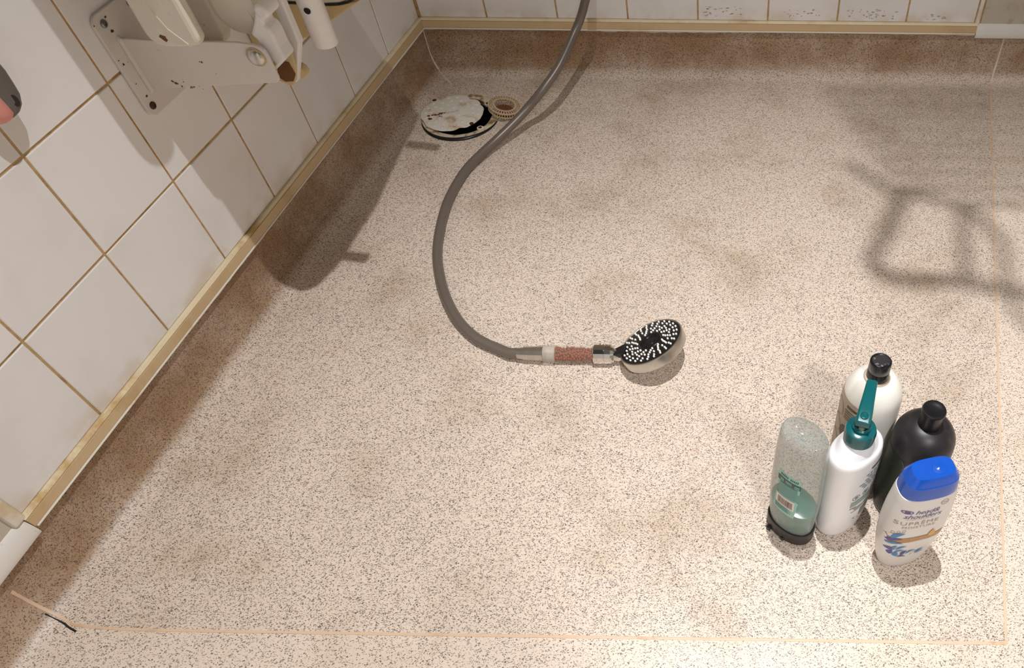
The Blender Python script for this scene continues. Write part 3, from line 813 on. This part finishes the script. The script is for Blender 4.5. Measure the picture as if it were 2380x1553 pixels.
# neck between collar and head, and the black selector lever
e1 = A + (B - A).normalized() * 0.148; lx = (Vector((-1, 0.02, 0)) - nrm * Vector((-1, 0.02, 0)).dot(nrm)).normalized(); e2 = fc + lx * (HR - 0.004) - nrm * 0.0115
MB().tube(smooth_path([e1, e1.lerp(e2, .5), e2 - lx * 0.006], 6), [0.0100] * 7 + [0.0092] * 6, 16).build('neck', M['chrome'], hs, smooth=40)
ld_ = qh.to_3x3().inverted() @ Vector((-1, 0.03, 0)); q = qh @ Matrix.Rotation(math.atan2(ld_.y, ld_.x), 4, 'Z')
MB().prism([(0.044, -0.0120), (0.050, -0.0105), (0.0655, -0.0072), (0.0655, 0.0072), (0.050, 0.0105), (0.044, 0.0120)], -0.005, 0.0050, q).build('selector_lever', M['black'], hs, bevel=0.0012)
# ------------------------------------------------------------------ bottles
def ell(z, a, b, n=2.0, ox=0.0, oy=0.0, N=64):
    out = []
    for k in range(N):
        t = 2 * PI * k / N; c, s_ = math.cos(t), math.sin(t)
        out.append((ox + a * math.copysign(abs(c) ** (2 / n), c), oy + b * math.copysign(abs(s_) ** (2 / n), s_), z))
    return out


def interp(secs, step=0.004):
    """smooth section table (z, a, b, n) -> dense table"""
    P = [Vector((s_[0], s_[1], s_[2], s_[3])) for s_ in secs]; out = []
    for i in range(len(P) - 1):
        p0, p1, p2, p3 = P[max(i - 1, 0)], P[i], P[i + 1], P[min(i + 2, len(P) - 1)]
        m = max(1, int(abs(p2[0] - p1[0]) / step))
        for k in range(m):
            t = k / m; q = p1.lerp(p2, t)
            for c in (1, 2):      # monotone-ish cubic on the radii
                d1 = (p2[c] - p0[c]) / max(1e-6, p2[0] - p0[0]); d2 = (p3[c] - p1[c]) / max(1e-6, p3[0] - p1[0]); h = p2[0] - p1[0]
                h00 = 2 * t ** 3 - 3 * t * t + 1; h10 = t ** 3 - 2 * t * t + t; h01 = -2 * t ** 3 + 3 * t * t; h11 = t ** 3 - t * t
                q[c] = h00 * p1[c] + h10 * h * d1 + h01 * p2[c] + h11 * h * d2
            out.append(tuple(q))
    out.append(tuple(P[-1])); return out


def body(secs, name, mat, parent, N=64, smooth=50, dense=True, cap0=True, cap1=True):
    tb_ = interp(secs) if dense else secs
    return MB().rings([ell(z, a, b, n, N=N) for z, a, b, n in tb_], cap0, cap1).build(name, mat, parent, smooth=smooth)


def bvh_of(o): return BVHTree.FromPolygons([v.co.copy() for v in o.data.vertices], [tuple(p.vertices) for p in o.data.polygons])


class Face:
    """prints flat artwork onto a bottle: u to the right, v up the bottle, seen from direction ang (degrees, local)"""
    def __init__(s, o, ang, lift=0.00035):
        s.o = o; s.bvh = bvh_of(o); a = math.radians(ang); s.n = Vector((math.cos(a), math.sin(a), 0)); s.u = Vector((-s.n.y, s.n.x, 0)); s.lift = lift; s.du = 0.0; s.dv = 0.0

    def pt(s, u, v, lift):
        org = s.u * (u + s.du) + Vector((0, 0, v + s.dv)) + s.n * 0.2
        loc, nor, idx, d = s.bvh.ray_cast(org, -s.n)
        if loc is None: loc, nor, idx, d = s.bvh.find_nearest(org - s.n * 0.2)
        return tuple(loc + s.n * lift)

    def put(s, name, polys, mat, lift=1.0, sub=0.004):
        mb = MB()
        for vs, fs in polys: mb.add([s.pt(x, y, s.lift * lift) for x, y in vs], fs)
        return mb.build(name, mat, s.o, smooth=60)

    def grid(s, u0, u1, v0, v1, nu=12, nv=4, fn=None):
        vs = []
        for j in range(nv + 1):
            for i in range(nu + 1):
                u = u0 + (u1 - u0) * i / nu; v = v0 + (v1 - v0) * j / nv
                vs.append(fn(u, v) if fn else (u, v))
        return vs, [(j * (nu + 1) + i, j * (nu + 1) + i + 1, (j + 1) * (nu + 1) + i + 1, (j + 1) * (nu + 1) + i) for j in range(nv) for i in range(nu)]

    def text(s, name, txt, u, v, size, mat, shear=0.0, spacing=1.0, sx=1.0, lift=1.5):
        vs, fs = text_mesh(txt, size, shear, 0, spacing)
        return s.put(name, [([(u + x * sx, v + y) for x, y, z in vs], fs)], mat, lift)


def leaf(cx, cy, ln, wd, ang, n=8, bend=0.15):
    a = math.radians(ang); pts = []
    for side in (1, -1):
        for k in range(n + 1) if side > 0 else range(n, -1, -1):
            t = k / n; x = ln * t; y = side * wd * math.sin(PI * t ** 0.8) + bend * ln * math.sin(PI * t)
            pts.append((cx + x * math.cos(a) - y * math.sin(a), cy + x * math.sin(a) + y * math.cos(a)))
    m_ = len(pts); k = n + 1
    return pts, [(i, i + 1, m_ - 2 - i, m_ - 1 - i) for i in range(n)]


def ringpoly(cx, cy, rx, ry, wd, n=24):
    vs = [(cx + (rx - w_) * math.cos(2 * PI * k / n), cy + (ry - w_) * math.sin(2 * PI * k / n)) for w_ in (0, wd) for k in range(n)]
    return vs, [(k, (k + 1) % n, n + (k + 1) % n, n + k) for k in range(n)]


def disc(cx, cy, rx, ry, n=20):
    return [(cx + rx * math.cos(2 * PI * k / n), cy + ry * math.sin(2 * PI * k / n)) for k in range(n)], [tuple(range(n))]


M['blue_cap'] = plain('blue_glossy_plastic', srgb(22, 84, 190), 0.22, var=0.1, scale=40, spec=0.6)
M['pearl'] = plain('pearl_white_plastic', srgb(224, 222, 220), 0.32, var=0.05, scale=30)
M['shine_white'] = plain('glossy_white_plastic', srgb(240, 240, 243), 0.25, var=0.03, scale=30)
M['cream_white'] = plain('cream_white_plastic', srgb(243, 240, 230), 0.35, var=0.04, scale=30)
M['teal'] = plain('teal_pump_plastic', srgb(10, 92, 96), 0.2, var=0.1, scale=60, spec=0.6)
M['pump_stem'] = plain('pale_pump_stem', srgb(196, 206, 184), 0.3, var=0.1)
M['matt_black'] = plain('dusty_black_plastic', srgb(34, 32, 35), 0.42, var=0.3, scale=30, dirt=srgb(86, 82, 84), dirt_lo=0.45, dirt_hi=0.85, dirt_scale=18)
M['black_flake'] = plain('peeling_black_cap', srgb(44, 43, 45), 0.4, var=0.4, scale=120, dirt=srgb(150, 150, 152), dirt_lo=0.56, dirt_hi=0.7, dirt_scale=90)
M['black_rubber'] = plain('black_bottle_cap', srgb(46, 42, 42), 0.4, var=0.2, scale=60)
M['violet'] = plain('violet_print', srgb(96, 84, 138), 0.4)
M['navy'] = plain('indigo_print', srgb(66, 70, 150), 0.4)
M['sky'] = plain('blue_print', srgb(58, 140, 204), 0.4, var=0.35, scale=80)
M['gold'] = plain('bronze_print', srgb(176, 128, 70), 0.35, var=0.1)
M['tan'] = plain('tan_print', srgb(172, 152, 128), 0.4)
M['amber'] = plain('amber_print', srgb(230, 172, 74), 0.3, var=0.35, scale=120)
M['white_print'] = plain('white_print', srgb(236, 222, 200), 0.4)
M['sage'] = plain('sage_print', srgb(150, 172, 164), 0.4, var=0.15, scale=200)
M['grey_green'] = plain('dark_green_grey_print', srgb(88, 104, 98), 0.4)
M['steel_blue'] = plain('blue_grey_print', srgb(128, 146, 156), 0.4)
M['brown_print'] = plain('dark_brown_print', srgb(92, 68, 52), 0.4)
M['taupe'] = plain('taupe_label', srgb(196, 180, 158), 0.45, var=0.18, scale=160)
M['bottle_green'] = plain('dark_green_label', srgb(42, 58, 46), 0.45, var=0.15, scale=60)
M['scratch'] = plain('pale_scratch', srgb(128, 124, 118), 0.6)
M['aqua_label'] = plain('aqua_label', srgb(142, 204, 192), 0.4, var=0.08)
M['aqua_dark'] = plain('aqua_print', srgb(92, 150, 144), 0.4, var=0.2, scale=300)
M['dark_print'] = plain('dark_print', srgb(60, 66, 58), 0.4)
M['bar_print'] = plain('barcode_print', srgb(96, 74, 76), 0.5)
M['label_white'] = plain('white_label', srgb(232, 222, 216), 0.45)


def translucent(name, col, alpha, rough):
    t = NT(name)
    c = t.mix(t.noise(40, 4), col, tuple(list(x * 0.85 for x in col[:3]) + [1]))
    lw = t.n('ShaderNodeLayerWeight', {'Blend': 0.35}).outputs['Facing']
    t.set(color=c, rough=rough, spec=0.6, alpha=t.ramp(lw, 0.0, 1.0, alpha, min(1, alpha + 0.5)))
    return t.m


M['shell'] = translucent('translucent_bottle_shell', srgb(170, 182, 178), 0.27, 0.12)
M['gel'] = plain('teal_shower_gel', srgb(6, 122, 104), 0.2, var=0.15, scale=30, sss=0.0)

# --- shampoo with the blue flip cap, front right
yaw = 13
bl = thing('shampoo_bottle', 'white shampoo bottle with a shiny blue flip cap and blue leaf print, front right', 'bottle', (0.8925, -1.2085, 0.0), math.radians(yaw), 'toiletry bottles on the shower floor')
secs = [(0.0, 0.0285, 0.0165, 2.3), (0.0015, 0.0310, 0.0190, 2.4), (0.03, 0.0365, 0.0228, 2.6), (0.065, 0.0408, 0.0250, 2.7), (0.10, 0.0430, 0.0258, 2.8), (0.140, 0.0422, 0.0254, 2.8), (0.170, 0.0396, 0.0240, 2.8), (0.1885, 0.0372, 0.0226, 2.8), (0.1892, 0.0350, 0.0208, 2.8)]
bb = body(secs, 'bottle_body', M['pearl'], bl)
cs = [(0.1888, 0.0350, 0.0208, 2.8), (0.1892, 0.0364, 0.0219, 2.8), (0.200, 0.0354, 0.0212, 3.0), (0.2115, 0.0328, 0.0194, 3.2), (0.2130, 0.0318, 0.0184, 3.2), (0.2225, 0.0270, 0.0150, 3.4), (0.2245, 0.0255, 0.0138, 3.4)]
cp = body(cs, 'flip_cap', M['blue_cap'], bl, dense=False, smooth=14)
MB().lathe([(0.0092, -0.0004), (0.0085, 0.0005), (0.0065, 0.0008), (0.0030, 0.0007), (0.0020, 0.0014), (0.0005, 0.0014)], 24, Matrix.Translation((0.007, -0.001, 0.2245))).build('cap_button', M['blue_cap'], cp, smooth=40)
F_ = Face(bb, -90); F_.du = -0.0125
F_.text('lettering', 'head&', 0.0085, 0.1655, 0.0125, M['violet'], 0.35, 0.95)
F_.text('lettering', 'shoulders', 0.0045, 0.1560, 0.0125, M['violet'], 0.35, 0.95, 1.02)
F_.put('eye_emblem', [ringpoly(-0.0155, 0.1660, 0.0072, 0.0036, 0.0014), disc(-0.0155, 0.1660, 0.0034, 0.0030)], M['violet'], 1.5)
F_.put('rule', [F_.grid(-0.015, 0.021, 0.1493, 0.1499, 12, 1)], M['tan'], 1.5)
F_.text('lettering', 'SUPRÊME', 0.0010, 0.1395, 0.0108, M['tan'], 0.0, 1.15, 1.15)
F_.text('lettering', 'MOISTURE', 0.0045, 0.1300, 0.0076, M['tan'], 0.0, 1.12, 1.1)
F_.put('crest', [ringpoly(0.0285, 0.1790, 0.0052, 0.0056, 0.0010), F_.grid(0.0255, 0.0315, 0.1782, 0.1794, 4, 1)], M['tan'], 1.5)
F_.du = -0.0065
VS = lambda v: 0.0450 + (v - 0.040) * 1.19
VL = lambda polys: [([(x, VS(y)) for x, y in vs], fs) for vs, fs in polys]
F_.put('bronze_band', [F_.grid(-0.036, 0.0395, VS(0.0770), VS(0.0880), 20, 2)], M['gold'], 1.2)
F_.text('lettering', 'WITH ARGAN AND', 0.0110, VS(0.0846), 0.0038, M['white_print'], 0, 1.0, 1.05, 2.4)
F_.text('lettering', 'COCONUT OIL', 0.0110, VS(0.0798), 0.0043, M['white_print'], 0, 1.0, 1.1, 2.4)
drop = []
for k in range(25):
    t_ = k / 24 * 2 * PI; w_ = (1 - math.cos(t_)) / 2
    drop.append((0.0215 + 0.0095 * math.sin(t_) * (w_ ** 0.8) * 0.78, VS(0.0995) - 0.0175 * w_))
F_.put('oil_drop', [(drop, [tuple(range(25))])], M['amber'], 2.6)
for lf in (leaf(-0.0345, 0.0785, 0.020, 0.0030, 24), leaf(-0.036, 0.078, 0.013, 0.0022, 86, bend=-.05), leaf(-0.033, 0.0600, 0.013, 0.0034, 0), leaf(-0.0240, 0.0470, 0.012, 0.0036, 84), leaf(-0.0090, 0.0445, 0.013, 0.0030, 62), leaf(-0.014, 0.0405, 0.013, 0.0016, -4)):
    F_.put('leaf_print', VL([lf]), M['navy'], 2.6)
for lf in (leaf(-0.0305, 0.0865, 0.020, 0.0034, 40), leaf(-0.036, 0.0715, 0.024, 0.0026, 9), leaf(-0.020, 0.0600, 0.016, 0.0020, 28), leaf(-0.0225, 0.0600, 0.011, 0.0022, 72), leaf(-0.0150, 0.0420, 0.014, 0.0038, 96), leaf(-0.020, 0.0545, 0.014, 0.0016, 8), leaf(-0.004, 0.0470, 0.015, 0.0018, 30), leaf(0.010, 0.0430, 0.016, 0.0020, 44), leaf(0.012, 0.0425, 0.012, 0.0012, 22)):
    F_.put('leaf_print', VL([lf]), M['sky'], 2.8)
sprig = []
for k in range(3): sprig.append(ringpoly(-0.0300 + 0.0058 * k, 0.0985 + 0.0030 * k, 0.0021, 0.0028, 0.0006, 14))
sprig.append(leaf(-0.0350, 0.0935, 0.021, 0.0004, 28, bend=0)); sprig.append(leaf(-0.022, 0.0440, 0.02, .0005, -16)); sprig.append(ringpoly(0.0085, 0.0490, 0.0017, 0.0024, 0.0005, 14)); sprig.append(leaf(0.004, 0.0400, 0.008, .0005, 60))
for sg in sprig: F_.put('sprig_print', VL([sg]), M['tan'], 1.5)

# --- upside-down gel bottle with teal rest, front left of the group
gy = -41
gb = thing('shower_gel_bottle', 'clear upside-down gel bottle with teal gel, standing on its black cap', 'bottle', (0.7455, -1.1665, 0.0), math.radians(gy), 'toiletry bottles on the shower floor')
body([(0.0, 0.0340, 0.0215, 2.2), (0.0015, 0.0358, 0.0235, 2.2), (0.024, 0.0362, 0.0240, 2.2), (0.0262, 0.0352, 0.0232, 2.2), (0.0262, 0.0300, 0.0190, 2.2)], 'screw_cap', M['black_rubber'], gb, dense=False, smooth=30)
sh = body([(0.0262, 0.0322, 0.0204, 2.1), (0.0264, 0.0334, 0.0214, 2.1), (0.05, 0.0350, 0.0228, 2.1), (0.09, 0.0366, 0.0240, 2.1), (0.14, 0.0362, 0.0238, 2.1), (0.19, 0.0345, 0.0228, 2.1), (0.215, 0.0330, 0.0220, 2.1), (0.228, 0.0318, 0.0208, 2.1), (0.2335, 0.0298, 0.0190, 2.1), (0.2345, 0.0275, 0.0170, 2.1), (0.2310, 0.0235, 0.0138, 2.1), (0.2250, 0.0170, 0.0095, 2.1), (0.2230, 0.0060, 0.0040, 2.1)], 'bottle_body', M['shell'], gb)
body([(0.0270, 0.0305, 0.0192, 2.1), (0.03, 0.0318, 0.0200, 2.1), (0.05, 0.0330, 0.0212, 2.1), (0.074, 0.0345, 0.0222, 2.1), (0.0745, 0.0332, 0.0210, 2.1)], 'gel', M['gel'], sh, dense=False, smooth=40)
MB().lathe([(0.0048, 0.0), (0.0044, 0.0022), (0.0028, 0.0036), (0.0008, 0.0040)], 16, Matrix.Translation((0, 0, 0.2226))).build('mould_nub', M['shell'], sh, smooth=50)
for x_ in (-0.020, 0.004): MB().box(x_ - 0.003, x_ + 0.003, -0.0255, -0.0190, 0.0, 0.007).build('cap_tab', M['black_rubber'], gb, bevel=0.001)
G_ = Face(sh, -76); G_.dv = 0.018
lab = [([(-0.0215, 0.118), (-0.020, 0.148), (0.012, 0.1500), (0.0145, 0.122), (0.010, 0.112), (0.0125, 0.092), (0.0150, 0.086), (0.0060, 0.0480), (-0.0265, 0.0640), (-0.0265, 0.0700), (-0.020, 0.094), (-0.018, 0.108)], None)]
gpoly = lambda a0, a1, b0, b1: G_.grid(a0, a1, b0, b1, 10, 6)
G_.put('label', [G_.grid(-0.020, 0.0125, 0.118, 0.150, 8, 6), G_.grid(-0.0175, 0.0100, 0.098, 0.118, 8, 4), G_.grid(-0.0, 0.0, 0.0, 0.0, 1, 1) if False else G_.grid(-0.0205, 0.0125, 0.058, 0.098, 8, 8, lambda u, v: (u - 0.0030 * (0.098 - v) / 0.04, v + 0.010 * 0 - (0.10 * (u + 0.02)) * (0.098 - v) / 0.04 * 1.2))], M['aqua_label'], 1.5)
G_.put('label_band', [G_.grid(-0.0205, 0.0130, 0.129, 0.139, 10, 2)], M['dark_print'], 2.6)
G_.put('label_band', [G_.grid(-0.0165, -0.0110, 0.1300, 0.1382, 3, 2), G_.grid(-0.0085, 0.0005, 0.1315, 0.1380, 3, 2), G_.grid(0.0045, 0.0115, 0.1300, 0.1372, 3, 2), G_.grid(-0.0170, 0.0095, 0.1000, 0.1275, 8, 4)], M['aqua_dark'], 3.4)
rb = random.Random(21); marks_ = []
for k in range(11):
    u = -0.0165 + 0.0024 * k
    if k in (5,): continue
    marks_.append(G_.grid(u, u + 0.0015, 0.1420 + rb.uniform(0, .0006), 0.1458 + rb.uniform(0, .0018), 1, 2))
G_.put('label_print', marks_, M['dark_print'], 2.6)
G_.put('barcode_field', [G_.grid(-0.0195, 0.0085, 0.074, 0.0965, 8, 4)], M['label_white'], 2.6)
u = -0.0165; bars = []
while u < 0.0055:
    w_ = rb.choice((0.0004, 0.0006, 0.0009)); bars.append(G_.grid(u, u + w_, 0.0770, 0.0925, 1, 4)); u += w_ + rb.choice((0.0004, 0.0006, 0.0008))
G_.put('barcode', bars, M['bar_print'], 3.6)
rows_ = []
for k in range(6): rows_.append(G_.grid(-0.0205, 0.0020 + rb.uniform(-.003, .003), 0.0720 - 0.0021 * k, 0.0730 - 0.0021 * k, 6, 1))
G_.put('label_print', rows_, M['aqua_dark'], 2.6)
G_.put('label_print', [ringpoly(0.0060, 0.0620, 0.0042, 0.0042, 0.0006, 20), G_.grid(0.0040, 0.0080, 0.0612, 0.0616, 2, 1), G_.grid(0.0040, 0.0080, 0.0628, 0.0634, 2, 1)], M['label_white'], 2.6)

# --- white pump bottle in the middle
py = 42
pb = thing('pump_bottle', 'glossy white pump bottle with a teal pump head and grey-green print, in the middle', 'bottle', (0.8150, -1.1520, 0.0), math.radians(py), 'toiletry bottles on the shower floor')
ps = [(0.0, 0.0330, 0.0205, 2.2), (0.002, 0.0365, 0.0232, 2.2), (0.012, 0.0395, 0.0258, 2.2), (0.06, 0.0415, 0.0280, 2.2), (0.12, 0.0420, 0.0285, 2.2), (0.165, 0.0410, 0.0280, 2.2), (0.1815, 0.0395, 0.0268, 2.2), (0.1850, 0.0375, 0.0252, 2.1), (0.1862, 0.0340, 0.0236, 2.0), (0.1895, 0.0300, 0.0222, 2.0), (0.1960, 0.0250, 0.0205, 2.0), (0.2010, 0.0205, 0.0180, 2.0), (0.2025, 0.0165, 0.0160, 2.0), (0.2040, 0.0150, 0.0150, 2.0), (0.2120, 0.0150, 0.0150, 2.0)]
pbod = body(ps, 'bottle_body', M['shine_white'], pb)
pcol = MB().lathe([(0.0170, 0.2035), (0.0192, 0.2045), (0.0195, 0.2190), (0.0182, 0.2240), (0.0135, 0.2262), (0.0120, 0.2262), (0.0118, 0.2300), (0.0095, 0.2318), (0.0088, 0.2300), (0.0085, 0.2250), (0.0045, 0.2240)], 40).build('pump_collar', M['teal'], pb, smooth=35)
MB().cyl((0, 0, 0.222), (0, 0, 0.2440), 0.0042, n=18).build('pump_stem', M['pump_stem'], pb, smooth=40)
hd = thing_dir = math.radians(73 - py)       # direction of the spout in the bottle's own frame
q = Matrix.Rotation(hd, 4, 'Z')
sp_sec = [(-0.0095, 0.0078, 0.2385, 0.2462), (-0.0085, 0.0088, 0.2380, 0.2480), (0.0, 0.0092, 0.2385, 0.2500), (0.010, 0.0088, 0.2400, 0.2510), (0.022, 0.0080, 0.2425, 0.2520), (0.040, 0.0072, 0.2452, 0.2528), (0.052, 0.0068, 0.2455, 0.2525), (0.0545, 0.0062, 0.2450, 0.2515)]
mb = MB().rings([[tuple(q @ Vector((x, yy, zz))) for yy, zz in ((-w_, z0), (w_, z0), (w_, z1 - 0.002), (w_ * .75, z1), (-w_ * .75, z1), (-w_, z1 - 0.002))] for x, w_, z0, z1 in sp_sec])
sp_o = mb.build('pump_spout', M['teal'], pb, smooth=30, bevel=0.0008)
MB().lathe([(0.0052, 0.2496), (0.0050, 0.2508), (0.0040, 0.2510), (0.0036, 0.2503), (0.0008, 0.2503)], 20).build('pump_dimple', M['teal'], sp_o, smooth=40)
P_ = Face(pbod, -78)
P_.put('heading_print', [P_.grid(-0.004, 0.034, 0.1615, 0.1665, 16, 1)], M['grey_green'], 1.5)
ln = []; rb = random.Random(4)
for k in range(6):
    u = -0.020 + 0.004 * (k % 3) + (0.008 if k < 2 else 0); v = 0.1530 - 0.0058 * k
    while u < 0.028:
        w_ = rb.uniform(0.004, 0.009); ln.append(P_.grid(u, u + w_, v, v + 0.0022, 4, 1)); u += w_ + 0.0018
P_.put('small_print', ln, M['steel_blue'], 1.5)
P_.put('seal_print', [ringpoly(-0.020, 0.1080, 0.0058, 0.0058, 0.0010), disc(-0.020, 0.1080, 0.0026, 0.0034), ringpoly(-0.004, 0.1080, 0.0058, 0.0058, 0.0010), disc(-0.004, 0.1080, 0.0030, 0.0026), ringpoly(0.012, 0.1080, 0.0056, 0.0056, 0.0010)], M['steel_blue'], 1.5)
P_.put('panel_print', [P_.grid(-0.026, 0.020, 0.0855, 0.0985, 16, 2)], M['sage'], 1.5)
P_.put('panel_print', [P_.grid(-0.0255, -0.016, 0.0795, 0.0815, 6, 1), P_.grid(-0.020, 0.010, 0.0760, 0.0775, 8, 1), P_.grid(-0.018, 0.012, 0.0715, 0.0735, 8, 1), P_.grid(-0.022, 0.004, 0.0675, 0.0688, 8, 1)], M['grey_green'], 1.5)
P_.put('code_print', [P_.grid(-0.004, 0.016, 0.0430, 0.0625, 8, 3)], M['steel_blue'], 1.5)
P_.put('code_print', [P_.grid(-0.004 + 0.0028 * k, -0.0026 + 0.0028 * k, 0.0440, 0.0615, 1, 3) for k in range(7)], M['sage'], 2.6)
P_.put('dot_print', [disc(-0.0135, 0.0440, 0.0014, 0.0014), disc(-0.004, 0.0370, 0.0016, 0.0010)], M['grey_green'], 1.5)

# --- tall white bottle with the peeling black cap, at the back
wb_ = thing('lotion_bottle', 'tall white rounded bottle with a peeling black disc cap, rearmost of the group', 'bottle', (0.8440, -1.0740, 0.0), math.radians(0), 'toiletry bottles on the shower floor')
ws = [(0.0, 0.0330, 0.0330, 2), (0.002, 0.0365, 0.0365, 2), (0.008, 0.0388, 0.0388, 2), (0.10, 0.0390, 0.0390, 2), (0.172, 0.0390, 0.0390, 2), (0.188, 0.0384, 0.0384, 2), (0.202, 0.0360, 0.0360, 2), (0.214, 0.0300, 0.0300, 2), (0.222, 0.0225, 0.0225, 2), (0.2250, 0.0150, 0.0150, 2), (0.2262, 0.0130, 0.0130, 2)]
wbod = body(ws, 'bottle_body', M['cream_white'], wb_)
MB().lathe([(0.0152, 0.2243), (0.0172, 0.2246), (0.0160, 0.2262), (0.0140, 0.2266)], 32).build('dried_residue', M['taupe'], wbod, smooth=40)
wc = MB().lathe([(0.0128, 0.2245), (0.0140, 0.2250), (0.0138, 0.2400), (0.0136, 0.2404), (0.0138, 0.2408), (0.0136, 0.2548), (0.0126, 0.2560), (0.0100, 0.2556), (0.002, 0.2552)], 40).build('disc_cap', M['black'], wb_, smooth=30)
MB().prism(rrect(-0.0105, 0.0105, -0.009, 0.009, 0.006), 0.2550, 0.2568, Matrix.Rotation(0.5, 4, 'Z')).build('cap_top', M['black_flake'], wc, bevel=0.0006)
MB().lathe([(0.0034, 0.2560), (0.0030, 0.2574), (0.001, 0.2576)], 12, Matrix.Translation((0.0068, -0.004, 0))).build('cap_nub', M['black_flake'], wc, smooth=40)
W_ = Face(wbod, -158)
W_.put('label', [W_.grid(-0.028, 0.030, 0.020, 0.196, 16, 20)], M['taupe'], 1.0)
W_.put('label_bar', [W_.grid(0.004, 0.0280, 0.1845, 0.1885, 10, 1)], M['brown_print'], 2.2)
ln = []
for k in range(5): ln.append(W_.grid(0.002, 0.026 - 0.002 * (k % 2), 0.1780 - 0.0042 * k, 0.1792 - 0.0042 * k, 8, 1))
for k in range(6): ln.append(W_.grid(0.008, 0.026, 0.1480 - 0.0032 * k, 0.1492 - 0.0032 * k, 8, 1))
W_.put('label_print', ln, M['brown_print'], 2.2)
W_.put('label_seal', [disc(0.0060, 0.1330, 0.0070, 0.0125, 24)], M['brown_print'], 2.2)
W_.put('label_swirl', [ringpoly(-0.012, 0.1680 - 0.035 * k, 0.011, 0.016, 0.0016, 28) for k in range(3)] + [ringpoly(0.010, 0.095 - 0.03 * k, 0.013, 0.012, 0.0014, 28) for k in range(2)], M['tan'], 2.2)

# --- black bottle on the right
kb = thing('black_bottle', 'dusty black rounded bottle with a short black cap, behind the blue-capped shampoo', 'bottle', (0.9090, -1.1235, 0.0), math.radians(0), 'toiletry bottles on the shower floor')
ks = [(0.0, 0.0360, 0.0360, 2), (0.002, 0.0395, 0.0395, 2), (0.010, 0.0412, 0.0412, 2), (0.08, 0.0412, 0.0412, 2), (0.135, 0.0410, 0.0410, 2), (0.153, 0.0405, 0.0405, 2), (0.168, 0.0390, 0.0390, 2), (0.180, 0.0330, 0.0330, 2), (0.188, 0.0255, 0.0255, 2), (0.1915, 0.0175, 0.0175, 2), (0.1925, 0.0140, 0.0140, 2)]
kbod = body(ks, 'bottle_body', M['matt_black'], kb)
MB().lathe([(0.0135, 0.1905), (0.0148, 0.1915), (0.0138, 0.2060), (0.0134, 0.2160), (0.0150, 0.2168), (0.0153, 0.2205), (0.0143, 0.2222), (0.0115, 0.2226), (0.0085, 0.2216), (0.002, 0.2214)], 40).build('cap', M['black'], kb, smooth=30)
K_ = Face(kbod, -165)
K_.put('label', [K_.grid(-0.030, 0.024, 0.042, 0.148, 14, 14)], M['bottle_green'], 1.0)
for lf in (leaf(0.018, 0.150, 0.024, 0.0007, -82), leaf(0.008, 0.040, 0.018, 0.0005, -78), leaf(0.011, 0.041, 0.016, 0.0005, -76), leaf(0.026, 0.132, 0.012, 0.0004, -50)): K_.put('scratch', [lf], M['scratch'], 2.2)
MB().lathe([(0.0415, 0.0045), (0.0418, 0.0060), (0.0415, 0.0075)], 48, cap0=False, cap1=False).build('base_rim', M['scuff'], kbod, smooth=40)

# ------------------------------------------------------------------ unseen wire rack, added above the picture to throw the soft shadow on the floor
rk = thing('shadow_rack', 'unseen white wire rack added to cast the soft floor shadow, above the right edge', 'rack', (1.62, -0.70, 1.4))
ro = Vector((1.62, -0.70, 1.4))
L_ = lambda x, y, z=0.0: (x - ro.x, y - ro.y, z)
for i in range(9):
    y = -0.815 + 0.0155 * i; x0 = 0.858 if i == 0 else 0.828 - 0.0052 * i
    MB().tube([L_(x0, y), L_(1.62, y)], 0.0034, 8).build('shadow_wire', M['white_clean'], rk, smooth=60)
MB().tube(smooth_path([L_(0.823, -0.800), L_(0.8253, -0.8101), L_(0.8127, -0.8424), L_(0.8010, -0.8655), L_(0.8065, -0.8790), L_(0.8221, -0.8835), L_(0.8422, -0.8838), L_(0.8661, -0.8885), L_(0.8849, -0.8931), L_(1.0, -0.90), L_(1.62, -0.90)], 5), 0.0058, 12).build('shadow_front_rail', M['white_clean'], rk, smooth=60)
MB().tube([L_(0.796, -0.7750), L_(0.8182, -0.8016), L_(0.8548, -0.8140), L_(0.8715, -0.8263), L_(0.8824, -0.8498), L_(0.8777, -0.8792), L_(0.8754, -0.8965)], 0.0040, 12).build('shadow_side_rail', M['white_clean'], rk, smooth=60)
MB().tube([L_(0.8628, -0.8200), L_(0.8587, -0.8499), L_(0.8538, -0.8830)], 0.0040, 12).build('shadow_cross_rail', M['white_clean'], rk, smooth=60)
MB().tube(smooth_path([L_(0.8754, -0.8940), L_(0.8763, -0.9081), L_(0.8796, -0.9145), L_(0.90, -0.93), L_(1.0, -0.94), L_(1.62, -0.94)], 5), 0.0036, 12).build('shadow_hook_rail', M['white_clean'], rk, smooth=60)
MB().box(-0.012, 0.0, -0.26, 0.05, -0.03, 0.03).build('shadow_rack_mount', M['white_clean'], rk, bevel=0.003)
